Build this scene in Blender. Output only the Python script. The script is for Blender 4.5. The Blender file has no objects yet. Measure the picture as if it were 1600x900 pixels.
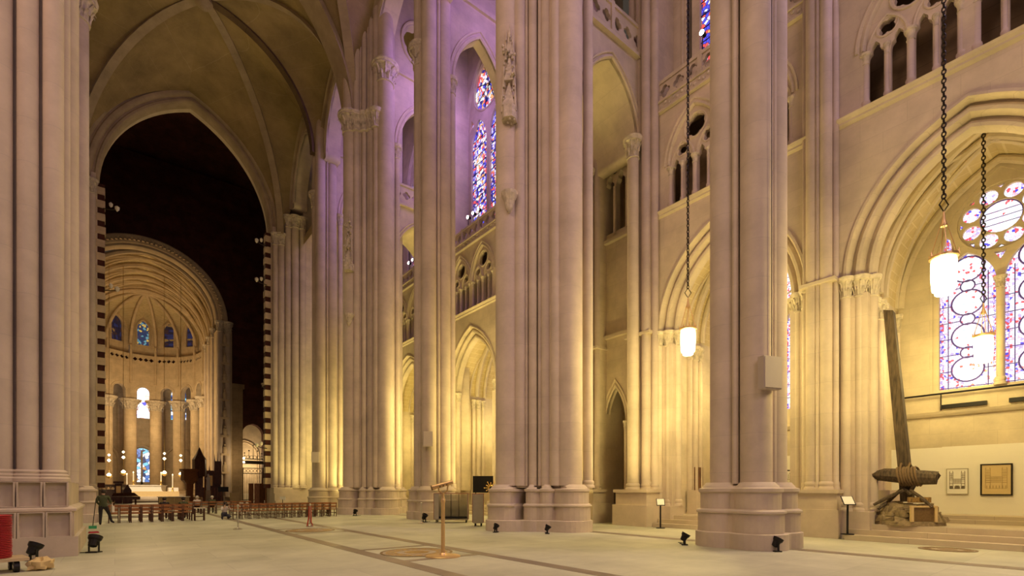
import bpy, bmesh, math, random
from mathutils import Vector, Matrix
random.seed(7)
PI = math.pi
SC = bpy.context.scene
COL = SC.collection

# ------------------------------------------------------------------ camera, world, big lights, exposure
cam_d = bpy.data.cameras.new('camera')
cam_d.sensor_width = 36.0
cam_d.lens = 783.0 / 1600.0 * 36.0
cam_d.shift_y = (766.0 - 450.0) / 1600.0
cam_d.clip_end = 400
cam = bpy.data.objects.new('camera', cam_d)
COL.objects.link(cam)
cam.location = (0, 0, 1.6)
cam.rotation_euler = (PI / 2, 0, -math.radians(38.4))
SC.camera = cam

SC.view_settings.view_transform = 'Standard'
SC.view_settings.look = 'None'
SC.view_settings.gamma = 1.0
SC.view_settings.use_curve_mapping = False
SC.view_settings.exposure = 0.15

world = bpy.data.worlds.new('world')
SC.world = world
world.use_nodes = True
wb = world.node_tree.nodes['Background']
wb.inputs[0].default_value = (1.0, 0.78, 0.60, 1)
wb.inputs[1].default_value = 0.05

def light(kind, name, loc, aim, energy, color, size=1.0, size_y=None, spot=None, blend=0.6):
    d = bpy.data.lights.new(name, kind)
    d.energy = energy
    d.color = color
    if kind == 'AREA':
        d.size = size
        if size_y:
            d.shape = 'RECTANGLE'
            d.size_y = size_y
    else:
        d.shadow_soft_size = size
    if kind == 'SPOT':
        d.spot_size = math.radians(spot)
        d.spot_blend = blend
    o = bpy.data.objects.new(name, d)
    COL.objects.link(o)
    o.location = loc
    if aim is not None:
        o.rotation_euler = (Vector(aim) - Vector(loc)).to_track_quat('-Z', 'Y').to_euler()
    return o

YEL = (1.0, 0.78, 0.26)
WARM = (1.0, 0.70, 0.36)
PUR = (0.55, 0.30, 1.0)
MAU = (1.0, 0.74, 0.80)
# daylight of the great west rose window behind the camera, and of the clerestory opposite
light('AREA', 'west_window_light', (5, -14, 22), (7, 30, 12), 1800, (1.0, 0.66, 0.72), 12, 14)
light('AREA', 'north_clerestory_light', (-7.5, 8, 24), (14, 16, 8), 1750, (1.0, 0.62, 0.44), 14, 8)
# nave floodlights hung under the vault, pointing down
for yy in (6, 20, 34, 46):
    light('SPOT', 'nave_downlight', (4.5, yy, 33), (4.5, yy + 1, 0), 8200, (1.0, 0.83, 0.38), 1.5, spot=62, blend=1.0)

# ------------------------------------------------------------------ mesh helpers
def arc_fix(p):
    return Vector(p)

class MB:
    def __init__(s):
        s.v = []
        s.f = []
        s.m = []
        s.cur = 0
    def add(s, vs, fs):
        k = len(s.v)
        s.v += [tuple(p) for p in vs]
        for f in fs:
            s.f.append([i + k for i in f])
            s.m.append(s.cur)
        return s
    def box(s, c, d, rz=0.0, taper=1.0):
        x, y, z = d[0] / 2, d[1] / 2, d[2] / 2
        vs = []
        cr, sr = math.cos(rz), math.sin(rz)
        for (a, b, e) in ((-1, -1, -1), (1, -1, -1), (1, 1, -1), (-1, 1, -1), (-1, -1, 1), (1, -1, 1), (1, 1, 1), (-1, 1, 1)):
            t = taper if e > 0 else 1.0
            px, py = a * x * t, b * y * t
            vs.append((c[0] + px * cr - py * sr, c[1] + px * sr + py * cr, c[2] + e * z))
        return s.add(vs, [(3, 2, 1, 0), (4, 5, 6, 7), (0, 1, 5, 4), (1, 2, 6, 5), (2, 3, 7, 6), (3, 0, 4, 7)])
    def bb(s, x0, x1, y0, y1, z0, z1):
        return s.box(((x0 + x1) / 2, (y0 + y1) / 2, (z0 + z1) / 2), (x1 - x0, y1 - y0, z1 - z0))
    def cyl(s, p0, p1, r0, r1=None, n=12, cap=True):
        r1 = r0 if r1 is None else r1
        p0, p1 = Vector(p0), Vector(p1)
        d = (p1 - p0).normalized()
        a = d.orthogonal().normalized()
        b = d.cross(a)
        vs = []
        for (p, r) in ((p0, r0), (p1, r1)):
            for i in range(n):
                t = 2 * PI * i / n
                vs.append(p + a * (r * math.cos(t)) + b * (r * math.sin(t)))
        fs = [(i, (i + 1) % n, n + (i + 1) % n, n + i) for i in range(n)]
        if cap:
            fs += [tuple(range(n - 1, -1, -1)), tuple(range(n, 2 * n))]
        return s.add(vs, fs)
    def lathe(s, prof, c=(0, 0, 0), n=16, a0=0.0, sx=1, sy=1, cap=True):
        vs, fs = [], []
        k = len(prof)
        for i in range(n):
            t = a0 + 2 * PI * i / n
            for (r, z) in prof:
                vs.append((c[0] + sx * r * math.cos(t), c[1] + sy * r * math.sin(t), c[2] + z))
        for i in range(n):
            j = (i + 1) % n
            for q in range(k - 1):
                fs.append((i * k + q, j * k + q, j * k + q + 1, i * k + q + 1))
        if cap and prof[0][0] > 1e-4:
            fs.append(tuple(i * k for i in range(n - 1, -1, -1)))
        if cap and prof[-1][0] > 1e-4:
            fs.append(tuple(i * k + k - 1 for i in range(n)))
        return s.add(vs, fs)
    def prism(s, poly, z0, z1, grow=0.0):
        n = len(poly)
        cx = sum(p[0] for p in poly) / n
        cy = sum(p[1] for p in poly) / n
        vs = [(p[0], p[1], z0) for p in poly] + [(cx + (p[0] - cx) * (1 + grow), cy + (p[1] - cy) * (1 + grow), z1) for p in poly]
        fs = [(i, (i + 1) % n, n + (i + 1) % n, n + i) for i in range(n)]
        fs += [tuple(range(n - 1, -1, -1)), tuple(range(n, 2 * n))]
        return s.add(vs, fs)
    def tube(s, pts, r, n=8, closed=False):
        pts = [Vector(p) for p in pts]
        k = len(pts)
        up = None
        vs, fs = [], []
        for i, p in enumerate(pts):
            if closed:
                d = pts[(i + 1) % k] - pts[i - 1]
            else:
                d = pts[min(i + 1, k - 1)] - pts[max(i - 1, 0)]
            d.normalize()
            if up is None:
                a = d.orthogonal().normalized()
            else:
                a = (up - d * up.dot(d)).normalized()
            up = a
            b = d.cross(a)
            rr = r[i] if isinstance(r, (list, tuple)) else r
            for j in range(n):
                t = 2 * PI * j / n
                vs.append(p + a * (rr * math.cos(t)) + b * (rr * math.sin(t)))
        rng = k if closed else k - 1
        for i in range(rng):
            i2 = (i + 1) % k
            for j in range(n):
                j2 = (j + 1) % n
                fs.append((i * n + j, i * n + j2, i2 * n + j2, i2 * n + j))
        if not closed:
            fs += [tuple(range(n - 1, -1, -1)), tuple(range((k - 1) * n, k * n))]
        return s.add(vs, fs)
    def sweep(s, pts, N, prof):
        """sweep a closed profile [(a outward, b along N)] along a path lying in the plane with normal N"""
        pts = [Vector(p) for p in pts]
        N = Vector(N).normalized()
        k, n = len(pts), len(prof)
        vs, fs = [], []
        for i, p in enumerate(pts):
            d0 = (pts[i] - pts[i - 1]).normalized() if i > 0 else None
            d1 = (pts[i + 1] - pts[i]).normalized() if i < k - 1 else None
            if d0 is None:
                d0 = d1
            if d1 is None:
                d1 = d0
            o0, o1 = N.cross(d0), N.cross(d1)
            o = (o0 + o1).normalized()
            m = 1.0 / max(0.35, o.dot(o0))
            for (a, b) in prof:
                vs.append(p + o * (a * m) + N * b)
        for i in range(k - 1):
            for j in range(n):
                j2 = (j + 1) % n
                fs.append((i * n + j, i * n + j2, (i + 1) * n + j2, (i + 1) * n + j))
        fs += [tuple(range(n - 1, -1, -1)), tuple(range((k - 1) * n, k * n))]
        return s.add(vs, fs)
    def ruled(s, A, B, m=6, bulge=0.0, up=(0, 0, 1)):
        n = len(A)
        vs, fs = [], []
        up = Vector(up)
        for i in range(n):
            for j in range(m + 1):
                t = j / m
                p = Vector(A[i]).lerp(Vector(B[i]), t)
                L = (Vector(A[i]) - Vector(B[i])).length
                p = p + up * (bulge * L * 4 * t * (1 - t))
                vs.append(p)
        for i in range(n - 1):
            for j in range(m):
                a = i * (m + 1) + j
                fs.append((a, a + 1, a + m + 2, a + m + 1))
        return s.add(vs, fs)
    def blob(s, c, r, sx=1, sy=1, sz=1, n=8, k=5):
        prof = [(max(1e-5, r * math.sin(PI * i / k)), -r * sz * math.cos(PI * i / k)) for i in range(k + 1)]
        return s.lathe(prof, c, n, 0, sx, sy)
    def mesh(s, name, smooth=False):
        me = bpy.data.meshes.new(name)
        me.from_pydata(s.v, [], s.f)
        me.validate()
        if len(me.polygons) == len(s.m):
            me.polygons.foreach_set('material_index', s.m)
        bm = bmesh.new()
        bm.from_mesh(me)
        bmesh.ops.recalc_face_normals(bm, faces=bm.faces)
        if smooth:
            for f in bm.faces:
                f.smooth = True
            for e in bm.edges:
                if len(e.link_faces) == 2 and e.calc_face_angle(0) > 0.7:
                    e.smooth = False
        bm.to_mesh(me)
        bm.free()
        return me
    def build(s, name, mat, parent=None, smooth=False, loc=(0, 0, 0), rz=0.0):
        return put(name, s.mesh(name, smooth), mat, parent, loc, rz)

def put(name, me, mat, parent=None, loc=(0, 0, 0), rz=0.0):
    mats = mat if isinstance(mat, (list, tuple)) else [mat]
    if len(me.materials) == 0:
        for m in mats:
            me.materials.append(MAT[m])
    o = bpy.data.objects.new(name, me)
    COL.objects.link(o)
    o.parent = parent
    o.location = loc
    o.rotation_euler = (0, 0, rz)
    return o

def thing(name, label, cat, loc=(0, 0, 0), rz=0.0, group=None):
    o = bpy.data.objects.new(name, None)
    COL.objects.link(o)
    o.empty_display_size = 0.3
    o.location = loc
    o.rotation_euler = (0, 0, rz)
    return tag(o, label, cat, group)

def tag(o, label, cat, group=None):
    o['label'] = label
    o['category'] = cat
    if group:
        o['group'] = group
    return o

def struct(name, label, me=None, mat=None, loc=(0, 0, 0), rz=0):
    if me is None:
        o = bpy.data.objects.new(name, None)
        COL.objects.link(o)
        o.location = loc
        o.rotation_euler = (0, 0, rz)
    else:
        o = put(name, me, mat, None, loc, rz)
    o['kind'] = 'structure'
    o['label'] = label
    return o

def copy_tree(o, parent=None):
    c = o.copy()
    COL.objects.link(c)
    c.parent = parent
    for ch in list(o.children):
        copy_tree(ch, c)
    return c

def stuff(o):
    o['kind'] = 'stuff'
    return o

def plate_mesh(outer, holes, thick, O, U, V, name='plate', bevel=0.0):
    """flat plate with holes: 2D outlines in (u,v), thickness centred on the plane O + uU + vV"""
    cu = bpy.data.curves.new(name, 'CURVE')
    cu.dimensions = '2D'
    cu.fill_mode = 'BOTH'
    cu.extrude = thick / 2 - bevel
    cu.bevel_depth = bevel
    cu.bevel_resolution = 0
    if bevel:
        cu.offset = -bevel
    for loop in [outer] + list(holes):
        sp = cu.splines.new('POLY')
        sp.points.add(len(loop) - 1)
        for i, p in enumerate(loop):
            sp.points[i].co = (p[0], p[1], 0, 1)
        sp.use_cyclic_u = True
    ob = bpy.data.objects.new(name, cu)
    me = bpy.data.meshes.new_from_object(ob)
    me.name = name
    U, V, O = Vector(U), Vector(V), Vector(O)
    N = U.cross(V)
    mt = Matrix(((U.x, V.x, N.x, O.x), (U.y, V.y, N.y, O.y), (U.z, V.z, N.z, O.z), (0, 0, 0, 1)))
    me.transform(mt)
    me.materials.clear()
    bpy.data.objects.remove(ob)
    bpy.data.curves.remove(cu)
    return me

def plate(name, mat, parent, outer, holes, thick, O, U, V, bevel=0.0):
    return put(name, plate_mesh(outer, holes, thick, O, U, V, name, bevel), mat, parent)

# 2D outlines
def arch_pts(w, rise, n=10, cx=0.0, v0=0.0, w_in=0.0):
    """pointed (or round) arch from left spring over the apex to right spring"""
    h = w / 2
    out = []
    if rise > h * 1.001:
        R = (h * h + rise * rise) / (2 * h)
        am = math.asin(min(1, rise / R))
        left = [(-h + R - R * math.cos(am * i / n), R * math.sin(am * i / n)) for i in range(n + 1)]
    else:
        left = [(-h * math.cos(PI / 2 * i / n), rise * math.sin(PI / 2 * i / n)) for i in range(n + 1)]
    out = left + [(-x, y) for (x, y) in reversed(left[:-1])]
    return [(cx + x, v0 + y) for (x, y) in out]

def arch_open(w, z0, spring, rise, cx=0.0, n=10):
    return [(cx - w / 2, z0)] + arch_pts(w, rise, n, cx, spring) + [(cx + w / 2, z0)]

def cusp_open(w, z0, spring, rise, cx=0.0, n=14, cusp=0.2):
    pts = arch_pts(w, rise, n, 0, spring)
    k = len(pts)
    out = []
    for i, (x, y) in enumerate(pts):
        t = min(i, k - 1 - i) / n
        c = max(0.0, 1 - abs(t - 0.5) / 0.2)
        out.append((cx + x * (1 - cusp * 1.6 * c), y - w * cusp * 0.25 * c))
    return [(cx - w / 2, z0)] + out + [(cx + w / 2, z0)]

def circle(cx, cy, r, n=20, a0=0.0):
    return [(cx + r * math.cos(a0 + 2 * PI * i / n), cy + r * math.sin(a0 + 2 * PI * i / n)) for i in range(n)]

def foil(cx, cy, r, k=4, n=7, a0=0.0):
    """k-foil outline: k overlapping lobes"""
    d = r * 0.52
    rl = r - d
    pts = []
    half = PI / k
    lim = half + math.asin(min(0.999, d * math.sin(half) / rl))
    for j in range(k):
        a = a0 + 2 * PI * j / k
        for i in range(n):
            t = -lim + 2 * lim * i / (n - 1)
            pts.append((cx + d * math.cos(a) + rl * math.cos(a + t), cy + d * math.sin(a) + rl * math.sin(a + t)))
    return pts

def half_arc(p0, p1, n=16):
    """vertical-plane rib curve from springing p0 to crown p1"""
    p0, p1 = Vector(p0), Vector(p1)
    h = Vector((p1.x - p0.x, p1.y - p0.y, 0))
    D = h.length
    h.normalize()
    R = p1.z - p0.z
    out = []
    if R > D * 1.001:
        rho = (D * D + R * R) / (2 * D)
        am = math.asin(min(1, R / rho))
        for i in range(n + 1):
            a = am * i / n
            out.append(p0 + h * (rho - rho * math.cos(a)) + Vector((0, 0, rho * math.sin(a))))
    else:
        for i in range(n + 1):
            a = PI / 2 * i / n
            out.append(p0 + h * (D * (1 - math.cos(a))) + Vector((0, 0, R * math.sin(a))))
    return out

# ------------------------------------------------------------------ materials
MAT = {}
def nt(name):
    m = bpy.data.materials.new(name)
    m.use_nodes = True
    MAT[name] = m
    return m, m.node_tree, m.node_tree.nodes['Principled BSDF']

def uvz(t, sx=1.0):
    N, L = t.nodes, t.links
    g = N.new('ShaderNodeNewGeometry')
    sp = N.new('ShaderNodeSeparateXYZ')
    L.new(g.outputs['Position'], sp.inputs[0])
    ad = N.new('ShaderNodeMath')
    ad.operation = 'ADD'
    L.new(sp.outputs[0], ad.inputs[0])
    L.new(sp.outputs[1], ad.inputs[1])
    cb = N.new('ShaderNodeCombineXYZ')
    L.new(ad.outputs[0], cb.inputs[0])
    L.new(sp.outputs[2], cb.inputs[1])
    return g, cb

def stone(name, c1, c2, mortar, bw=1.1, bh=0.5, rough=0.85, ms=0.008, var=0.25, bump=0.15, flat=False, nscale=0.7):
    m, t, b = nt(name)
    N, L = t.nodes, t.links
    g, cb = uvz(t)
    br = N.new('ShaderNodeTexBrick')
    br.inputs['Color1'].default_value = (*c1, 1)
    br.inputs['Color2'].default_value = (*c2, 1)
    br.inputs['Mortar'].default_value = (*mortar, 1)
    br.inputs['Scale'].default_value = 1.0
    br.inputs['Mortar Size'].default_value = ms
    br.inputs['Brick Width'].default_value = bw
    br.inputs['Row Height'].default_value = bh
    L.new(g.outputs['Position'] if flat else cb.outputs[0], br.inputs['Vector'])
    n1 = N.new('ShaderNodeTexNoise')
    n1.inputs['Scale'].default_value = nscale
    n1.inputs['Detail'].default_value = 6
    n1.inputs['Roughness'].default_value = 0.65
    L.new(g.outputs['Position'], n1.inputs['Vector'])
    mr = N.new('ShaderNodeMapRange')
    mr.inputs['From Min'].default_value = 0.3
    mr.inputs['From Max'].default_value = 0.7
    mr.inputs['To Min'].default_value = 1 - var
    mr.inputs['To Max'].default_value = 1 + var * 0.5
    L.new(n1.outputs['Fac'], mr.inputs['Value'])
    mx = N.new('ShaderNodeMixRGB')
    mx.blend_type = 'MULTIPLY'
    mx.inputs[0].default_value = 1
    L.new(br.outputs['Color'], mx.inputs[1])
    L.new(mr.outputs[0], mx.inputs[2])
    L.new(mx.outputs[0], b.inputs['Base Color'])
    b.inputs['Roughness'].default_value = rough
    b.inputs['Specular IOR Level'].default_value = 0.25
    n2 = N.new('ShaderNodeTexNoise')
    n2.inputs['Scale'].default_value = 9
    n2.inputs['Detail'].default_value = 5
    L.new(g.outputs['Position'], n2.inputs['Vector'])
    bp = N.new('ShaderNodeBump')
    bp.inputs['Strength'].default_value = bump
    bp.inputs['Distance'].default_value = 0.02
    L.new(n2.outputs['Fac'], bp.inputs['Height'])
    L.new(bp.outputs[0], b.inputs['Normal'])
    return m

def plain(name, c, rough=0.6, metal=0.0, var=0.15, scale=6.0, emit=None, es=0.0, spec=0.4):
    m, t, b = nt(name)
    N, L = t.nodes, t.links
    tc = N.new('ShaderNodeNewGeometry')
    n1 = N.new('ShaderNodeTexNoise')
    n1.inputs['Scale'].default_value = scale
    n1.inputs['Detail'].default_value = 4
    L.new(tc.outputs['Position'], n1.inputs['Vector'])
    r = N.new('ShaderNodeMixRGB')
    r.inputs[1].default_value = (*[x * (1 - var) for x in c], 1)
    r.inputs[2].default_value = (*[min(1, x * (1 + var)) for x in c], 1)
    L.new(n1.outputs['Fac'], r.inputs[0])
    L.new(r.outputs[0], b.inputs['Base Color'])
    b.inputs['Roughness'].default_value = rough
    b.inputs['Metallic'].default_value = metal
    b.inputs['Specular IOR Level'].default_value = spec
    if emit:
        b.inputs['Emission Color'].default_value = (*emit, 1)
        b.inputs['Emission Strength'].default_value = es
    return m

def wood(name, c1, c2, scale=(1, 1, 14), rough=0.5):
    m, t, b = nt(name)
    N, L = t.nodes, t.links
    tc = N.new('ShaderNodeTexCoord')
    mp = N.new('ShaderNodeMapping')
    mp.inputs['Scale'].default_value = scale
    L.new(tc.outputs['Object'], mp.inputs['Vector'])
    n1 = N.new('ShaderNodeTexNoise')
    n1.inputs['Scale'].default_value = 3
    n1.inputs['Detail'].default_value = 6
    L.new(mp.outputs[0], n1.inputs['Vector'])
    r = N.new('ShaderNodeValToRGB')
    r.color_ramp.elements[0].color = (*c1, 1)
    r.color_ramp.elements[0].position = 0.3
    r.color_ramp.elements[1].color = (*c2, 1)
    r.color_ramp.elements[1].position = 0.7
    L.new(n1.outputs['Fac'], r.inputs[0])
    L.new(r.outputs[0], b.inputs['Base Color'])
    b.inputs['Roughness'].default_value = rough
    return m

def glass(name, palette, scale=9.0, strength=1.5, lead=0.035, leadcol=(0.02, 0.01, 0.06)):
    """stained glass lit by daylight from behind"""
    m, t, b = nt(name)
    N, L = t.nodes, t.links
    g, cb = uvz(t)
    v = N.new('ShaderNodeTexVoronoi')
    v.voronoi_dimensions = '2D'
    v.inputs['Scale'].default_value = scale
    L.new(cb.outputs[0], v.inputs['Vector'])
    sp = N.new('ShaderNodeSeparateColor')
    L.new(v.outputs['Color'], sp.inputs[0])
    r = N.new('ShaderNodeValToRGB')
    r.color_ramp.interpolation = 'CONSTANT'
    tot = sum(p[1] for p in palette)
    acc = 0
    for i, (c, w) in enumerate(palette):
        if i < 2:
            e = r.color_ramp.elements[i]
            e.position = acc / tot
        else:
            e = r.color_ramp.elements.new(acc / tot)
        e.color = (*c, 1)
        acc += w
    L.new(sp.outputs[0], r.inputs[0])
    e2 = N.new('ShaderNodeTexVoronoi')
    e2.voronoi_dimensions = '2D'
    e2.feature = 'DISTANCE_TO_EDGE'
    e2.inputs['Scale'].default_value = scale
    L.new(cb.outputs[0], e2.inputs['Vector'])
    gt = N.new('ShaderNodeMath')
    gt.operation = 'GREATER_THAN'
    gt.inputs[1].default_value = lead
    L.new(e2.outputs['Distance'], gt.inputs[0])
    mx = N.new('ShaderNodeMixRGB')
    mx.inputs[1].default_value = (*leadcol, 1)  # lead lines emit too: bloom of the backlit glass put in their colour
    L.new(gt.outputs[0], mx.inputs[0])
    L.new(r.outputs[0], mx.inputs[2])
    b.inputs['Base Color'].default_value = (0.03, 0.03, 0.04, 1)
    b.inputs['Roughness'].default_value = 0.25
    L.new(mx.outputs[0], b.inputs['Emission Color'])
    b.inputs['Emission Strength'].default_value = strength
    return m

LIME = (0.60, 0.51, 0.385)
stone('limestone', LIME, (0.64, 0.545, 0.415), (0.54, 0.455, 0.345), 1.25, 0.62, ms=0.006, var=0.22)
stone('pier_stone', (0.58, 0.485, 0.39), (0.61, 0.51, 0.41), (0.53, 0.45, 0.375), 90.0, 1.05, ms=0.008, var=0.2)
stone('carved_stone', (0.62, 0.54, 0.42), (0.62, 0.54, 0.42), (0.6, 0.52, 0.4), 3, 3, var=0.35, bump=0.5, nscale=5)
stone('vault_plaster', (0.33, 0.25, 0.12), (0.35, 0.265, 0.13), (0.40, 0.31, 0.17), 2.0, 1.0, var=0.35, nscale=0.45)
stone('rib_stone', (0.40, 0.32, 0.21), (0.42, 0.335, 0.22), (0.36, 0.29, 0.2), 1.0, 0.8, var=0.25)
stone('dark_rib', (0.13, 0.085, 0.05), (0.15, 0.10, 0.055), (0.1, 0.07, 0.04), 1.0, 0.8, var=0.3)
stone('vault_tile', (0.58, 0.47, 0.26), (0.64, 0.53, 0.31), (0.70, 0.60, 0.38), 0.62, 0.3, ms=0.018, var=0.15)
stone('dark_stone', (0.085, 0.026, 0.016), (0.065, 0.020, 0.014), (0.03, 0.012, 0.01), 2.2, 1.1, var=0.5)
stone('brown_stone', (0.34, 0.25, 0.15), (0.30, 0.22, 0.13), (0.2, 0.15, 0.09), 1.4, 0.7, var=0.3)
stone('choir_stone', (0.62, 0.50, 0.33), (0.58, 0.46, 0.30), (0.44, 0.34, 0.22), 1.6, 0.8, var=0.22)
stone('rubble', (0.30, 0.23, 0.13), (0.36, 0.28, 0.16), (0.2, 0.15, 0.08), 5, 5, var=0.5, bump=0.8, nscale=6)
stone('floor_slab', (0.44, 0.43, 0.32), (0.50, 0.485, 0.37), (0.36, 0.35, 0.27), 1.9, 1.25, rough=0.55, ms=0.006, var=0.26, bump=0.03, flat=True, nscale=0.5)
MAT['floor_slab'].node_tree.nodes['Principled BSDF'].inputs['Specular IOR Level'].default_value = 0.5
stone('floor_band', (0.22, 0.18, 0.13), (0.25, 0.20, 0.15), (0.17, 0.14, 0.1), 1.2, 0.6, rough=0.4, var=0.2, bump=0.03, flat=True)
stone('step_stone', (0.52, 0.44, 0.32), (0.55, 0.46, 0.34), (0.42, 0.35, 0.26), 2.4, 3.0, rough=0.6, var=0.15)
plain('bronze', (0.42, 0.27, 0.10), 0.4, 0.6, 0.4, 12)
plain('bronze_dark', (0.22, 0.14, 0.06), 0.45, 0.5, 0.4, 20)
plain('brass', (0.72, 0.50, 0.24), 0.38, 0.7, 0.12)
plain('gold', (0.85, 0.58, 0.18), 0.3, 0.8, 0.1)
plain('black_metal', (0.012, 0.010, 0.010), 0.5, 0.3, 0.3)
plain('iron', (0.03, 0.022, 0.016), 0.5, 0.6, 0.3)
plain('lead', (0.12, 0.08, 0.42), 0.6, 0.2, 0.2)  # violet bloom of the backlit glass is put into this colour
plain('white_panel', (0.80, 0.76, 0.68), 0.7, 0, 0.02)
plain('paper', (0.80, 0.77, 0.70), 0.8, 0, 0.04)
plain('buff_paper', (0.62, 0.47, 0.24), 0.8, 0, 0.08, 3)
plain('ink', (0.20, 0.16, 0.11), 0.8, 0, 0.2)
plain('ink_soft', (0.42, 0.30, 0.14), 0.8, 0, 0.2)
plain('speaker_grey', (0.50, 0.43, 0.38), 0.6, 0, 0.04)
plain('red_plastic', (0.40, 0.02, 0.03), 0.4, 0, 0.15)
plain('rack_grey', (0.40, 0.36, 0.27), 0.55, 0.2, 0.1)
plain('rack_red', (0.30, 0.10, 0.08), 0.55, 0, 0.1)
plain('folded_chair', (0.34, 0.31, 0.19), 0.55, 0, 0.2)
plain('rope', (0.17, 0.11, 0.055), 0.9, 0, 0.3, 30)
plain('cloth_white', (0.75, 0.70, 0.60), 0.8, 0, 0.04)
plain('cloth_gold', (0.62, 0.46, 0.22), 0.8, 0, 0.1)
plain('cloth_tan', (0.45, 0.33, 0.17), 0.8, 0, 0.2)
plain('skin', (0.55, 0.36, 0.26), 0.6, 0, 0.05)
plain('hair_dark', (0.03, 0.02, 0.015), 0.6, 0, 0.2)
plain('hair_grey', (0.55, 0.50, 0.45), 0.6, 0, 0.2)
plain('coat_green', (0.06, 0.07, 0.03), 0.8, 0, 0.2)
plain('trousers_black', (0.02, 0.016, 0.018), 0.8, 0, 0.2)
plain('shirt_white', (0.62, 0.55, 0.52), 0.8, 0, 0.1)
plain('jeans', (0.06, 0.06, 0.09), 0.8, 0, 0.2)
plain('steel', (0.6, 0.56, 0.5), 0.3, 0.9, 0.05)
plain('red_cord', (0.45, 0.06, 0.03), 0.6, 0, 0.1)
plain('green_plastic', (0.05, 0.35, 0.15), 0.5, 0, 0.1)
plain('candle', (0.85, 0.78, 0.6), 0.6, 0, 0.03)
plain('lamp_bulb', (0.9, 0.8, 0.6), 0.4, emit=(1.0, 0.82, 0.5), es=14)
plain('lantern_glass', (0.9, 0.85, 0.6), 0.4, 0, 0.05, emit=(1.0, 0.83, 0.42), es=7)
plain('flood_lens', (0.9, 0.9, 0.9), 0.3, emit=(1.0, 0.86, 0.66), es=30)
plain('candle_light', (0.9, 0.8, 0.6), 0.4, emit=(1.0, 0.75, 0.4), es=6)
wood('cross_wood', (0.035, 0.024, 0.014), (0.13, 0.09, 0.05), (6, 6, 0.8), 0.85)
wood('chair_wood', (0.20, 0.075, 0.02), (0.40, 0.16, 0.045), (2, 2, 9), 0.45)
wood('chair_leg_wood', (0.05, 0.018, 0.008), (0.11, 0.04, 0.015), (6, 6, 1), 0.5)
wood('stall_wood', (0.06, 0.022, 0.008), (0.18, 0.07, 0.025), (3, 3, 1), 0.5)
wood('pale_wood', (0.45, 0.33, 0.2), (0.6, 0.46, 0.28), (1, 8, 8), 0.6)
wood('organ_wood', (0.14, 0.05, 0.02), (0.26, 0.10, 0.04), (5, 5, 1), 0.5)
W_, P_, R_, B_, L_, D_, O_ = (1, 1, 1), (1, .75, .85), (.9, .10, .09), (.08, .08, .75), (.55, .45, 1), (.02, .02, .2), (1, .42, .15)
glass('glass_bright', [(W_, 46), (P_, 9), (R_, 7), (B_, 3), (L_, 6), ((.9, .95, 1), 14), ((1, .55, .6), 5)], 14.0, 1.2, 0.045, (.30, .12, .55))
glass('glass_medallion', [(W_, 62), (P_, 14), (R_, 5), ((.6, .8, 1), 5), ((.95, .85, 1), 16)], 15.0, 1.3, 0.03, (.55, .40, .7))
glass('glass_border', [(R_, 20), (W_, 26), (L_, 12), (P_, 16), (B_, 8)], 14.0, 1.1, 0.06, (.2, .03, .4))
glass('glass_deep', [(D_, 20), (B_, 26), (L_, 12), (R_, 16), (W_, 10), (P_, 8), (O_, 6)], 6.5, 1.1, 0.06)
glass('glass_rose', [(W_, 24), (R_, 18), (O_, 14), (L_, 14), (D_, 12), (B_, 12), (P_, 14)], 5.0, 1.15, 0.06)
glass('glass_blue', [(D_, 20), (B_, 30), (L_, 18), (W_, 14), (R_, 9)], 6.0, 1.2, 0.05)
glass('glass_apse', [((.2, .6, .8), 20), ((.9, .95, 1), 30), ((.1, .2, .5), 20), ((.03, .05, .12), 16), ((.6, .3, .1), 8)], 1.6, 1.2, 0.05)
glass('glass_apse_bright', [(W_, 60), ((1, .6, .4), 16), (P_, 16), (B_, 6)], 1.6, 2.2, 0.03)
glass('glass_apse_dim', [((.01, .01, .02), 40), ((.02, .03, .10), 18), ((.3, .15, .03), 8), ((.05, .02, .01), 14)], 2.2, 0.45, 0.06)
glass('glass_saint', [((.02, .05, .12), 26), ((.15, .35, .4), 10), ((.8, .5, .1), 12), ((.05, .05, .1), 12)], 2.6, 0.7, 0.05)

# ------------------------------------------------------------------ floor
floor = struct('floor', 'pale greenish stone floor of the nave and crossing',
               MB().bb(-14, 19.3, -14, 130, -0.4, 0).mesh('floor'), 'floor_slab')
for (x, w) in ((4.98, 0.36), (7.25, 0.36)):
    MB().bb(x - w / 2, x + w / 2, -6, 51.5, -0.02, 0.004).build('floor_band', 'floor_band', floor)
for (y, x0, x1) in ((12.95, 5.16, 7.07), (10.35, 5.16, 7.07), (21.9, 5.16, 7.07), (19.3, 5.16, 7.07)):
    MB().bb(x0, x1, y - 0.12, y + 0.12, -0.02, 0.0045).build('floor_band', 'floor_band', floor)
MB().bb(14.2, 14.7, -6, 51, -0.02, 0.0042).build('floor_band', 'floor_band', floor)
def floor_medallion(x, y, r, m1):
    o = MB().cyl((0, 0, -0.02), (0, 0, 0.006), r, n=48).build('floor_medallion', 'step_stone', floor, loc=(x, y, 0))
    for (a, b, mm) in ((1.0, 0.93, 'bronze_dark'), (0.86, 0.80, m1), (0.62, 0.55, m1), (0.34, 0.0, m1)):
        MB().lathe([(max(b * r, 0.0), 0.0), (max(b * r, 0.0), 0.010), (a * r, 0.010), (a * r, 0.0)] if b else [(a * r, 0.0), (a * r, 0.010)], n=48).build('inlay_ring', mm, o)
    me = MB().box((0, 0.71 * r, 0.006), (0.16 * r, 0.16 * r, 0.008)).mesh('inlay_lozenge')
    for k in range(16):
        put('inlay_lozenge', me, m1, o, rz=k * PI / 8)
floor_medallion(6.1, 11.65, 0.92, 'bronze')
floor_medallion(6.1, 20.6, 0.92, 'bronze')
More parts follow.
